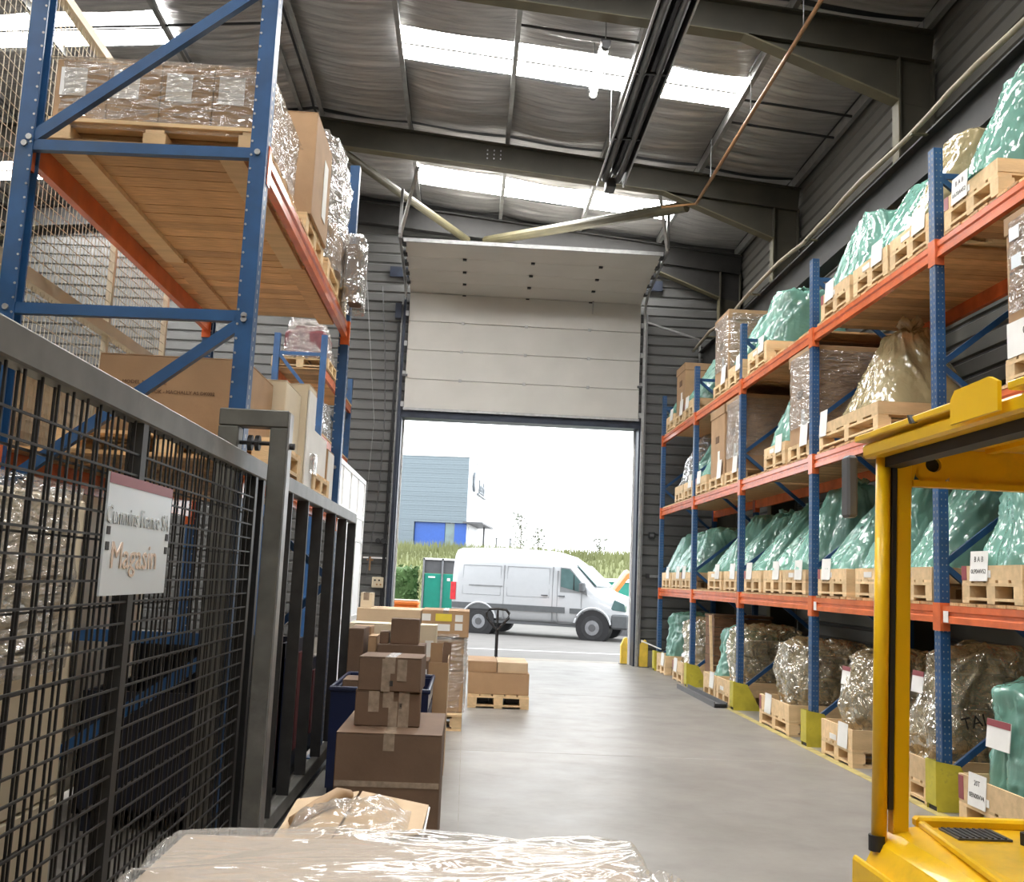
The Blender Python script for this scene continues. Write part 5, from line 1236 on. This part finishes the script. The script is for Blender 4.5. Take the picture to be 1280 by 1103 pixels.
# planting, fence posts
def leaves(mb, n, fn, size, rnd):
    for _ in range(n):
        c = Vector(fn()); a = Vector((rnd.uniform(-1, 1), rnd.uniform(-1, 1), rnd.uniform(-.6, 1))).normalized(); b = a.cross(Vector((rnd.uniform(-1, 1), rnd.uniform(-1, 1), rnd.uniform(-1, 1)))).normalized()
        s = size*rnd.uniform(.6, 1.3); mb.add([c-a*s, c+b*s*.5, c+a*s, c-b*s*.5], [(0, 1, 2, 3)])
rnd = random.Random(5)
hd = thing('hedge', 'clipped green hedge left of the green container outside', 'hedge', (-3.5, 33.6, 0))
def hs(u, v): 
    x = -7+5.4*u; z = 1.75*math.sin(min(1, v*1.6)*math.pi/2); y = 33.2+(.0 if v < .6 else (v-.6)*2.5)+.1*noise.noise(Vector((x*3, v*6, 0)))
    return (x, y, z+.08*noise.noise(Vector((x*4, 3, v*5))))
MB().grid(hs, 40, 14).build('foliage', M['hedge'], hd, local=False, smooth=True)
mb = MB(); leaves(mb, 3500, lambda: (rnd.uniform(-5, -1.56), 33.1+rnd.uniform(-.1, .5), rnd.uniform(.05, 1.85)), .07, rnd); stuff(mb.build('leaves', M['hedge'], hd))
bk = MB()
def bank(u, v):
    x = -16+36*u; y = 36+9*v; y = 36+14*v; return (x, y, 2.62*math.sin(min(1, v*1.75)*math.pi/2)**1.2+.12*noise.noise(Vector((x*.7, y*.7, 1)))*(v > .05)-.02)
bank_o = struct(bk.grid(bank, 60, 16).build('grass_bank', M['grass'], smooth=True))
mb = MB()
for _ in range(16000):
    u, v = rnd.random(), rnd.uniform(.1, 1); p_ = Vector(bank(u, v))
    if not -4 < p_.x < 11: continue
    h_ = rnd.uniform(.2, .55); dx, dy = rnd.uniform(-.15, .15), rnd.uniform(-.1, .1); w_ = .03
    mb.add([p_+Vector((-w_, 0, -.05)), p_+Vector((w_, 0, -.05)), p_+Vector((dx, dy, h_))], [(0, 1, 2)])
tag(stuff(mb.build('long_grass', M['grass'])), 'long pale green grass covering the bank behind the van', 'grass')
for i, (x, y, h_, lab) in enumerate(((2.3, 45, 2.1, 'thin sapling with sparse leaves behind the roof of the van'), (3.1, 45.3, 1.5, 'shorter bushy sapling right beside the thin one'), (6.0, 46, 1.2, 'small sapling on the bank above the van bonnet'))):
    t = thing('sapling', lab, 'tree', (x, y, 2.3))
    MB().tube([(x, y, 2.2), (x+.05, y, 2.3+h_*.5), (x+.02, y, 2.3+h_)], [.035, .025, .01], 6).build('trunk', M['bark'], t)
    for k in range(7):
        a = k*2.4; z = 2.3+h_*(.35+.09*k); MB().tube([(x+.03, y, z), (x+.3*math.cos(a), y+.4*math.sin(a), z+.25)], [.014, .005], 5).build('branch', M['bark'], t)
    mb = MB(); leaves(mb, 130, lambda: (x+max(-.36, min(.36, rnd.gauss(0, .18))), y+rnd.gauss(0, .2), 2.3+h_*rnd.uniform(.35, 1.05)), .075, rnd); stuff(mb.build('leaves', M['treeleaf'], t))
for i, x in enumerate((1.33, 2.0, 4.6, 5.3)):
    t = thing('fence_post', ('left pair, left', 'left pair, right', 'right pair, left', 'right pair, right')[i]+' grey fence post on the bank behind the van', 'post', (x, 48, 2.4))
    MB().cyl((x, 48, 2.2), (x, 48, 3.45 if i < 2 else 3.0), .03, 8).build('post', M['dgrey'], t)
    MB().box(x-.05, x+.05, 47.97, 48.03, 3.42 if i < 2 else 2.97, 3.47 if i < 2 else 3.02).build('cap', M['dgrey'], t)
gc = thing('green_container', 'teal green container with a dark grey top behind the van', 'container', (-.6, 33, 0))
MB().box(-1.36, .6, 32.3, 33.9, .08, 1.62).build('body', M['teal'], gc, bevel=.03)
MB().box(-1.36, .6, 32.32, 33.9, 1.63, 2.05).build('upper_panel', M['dgrey'], gc)
for x in (-1.38, -.78, .6): MB().box(x-.03, x+.03, 32.26, 32.34, .0, 2.10).build('frame_post', M['rim'], gc)
MB().box(-1.40, .6, 32.26, 33.9, 2.05, 2.11).build('top_rim', M['white'], gc)
MB().box(-1.22, -1.0, 32.285, 32.30, 1.48, 1.53).build('handle', M['white'], gc)
MB().box(-.62, -.52, 32.285, 32.30, 1.40, 1.49).build('sticker', M['paper'], gc)
ox = thing('orange_bin', 'bright orange plastic bin outside left of the green container', 'bin', (-1.4, 24, 0))
MB().prism([(-1.64, -.015), (-1.14, -.015), (-1.10, .84), (-1.68, .84)], 'y', 23.8, 24.3).build('bin_body', M['orangebox'], ox, bevel=.02)
MB().box(-1.72, -1.08, 23.75, 24.35, .84, .94).build('lid', M['orangebox'], ox, bevel=.03)
MB().box(-1.70, -1.10, 23.77, 24.33, .94, .965).build('lid_top', M['cream'], ox, bevel=.01)
tv = thing('green_skip', 'teal green skip with a white rim behind the van bonnet', 'skip', (5.3, 36, 0))
MB().prism([(4.0, 0), (6.3, 0), (6.7, 1.60), (3.6, 1.60)], 'y', 35.0, 35.9).build('hopper', M['teal'], tv)
MB().box(3.5, 6.8, 34.95, 35.95, 1.60, 1.72).build('rim', M['white'], tv)
pk = thing('tilted_panel', 'cream and orange panel leaning up at the right behind the van', 'panel', (4.6, 31, 0))
MB().bar((4.05, 31, .75), (4.95, 31.1, 1.95), .12, .5, (0, 1, 0)).build('panel', M['cream'], pk)
MB().bar((4.12, 30.72, .70), (4.98, 30.8, 1.85), .1, .06, (0, 1, 0)).build('orange_edge', M['orangebox'], pk)
MB().box(4.5, 5.4, 30.8, 31.6, -.015, 1.1).build('stand', M['dgrey'], pk)
MB().box(4.0, 4.5, 30.9, 31.3, -.015, .72).build('stand_foot', M['dgrey'], pk)
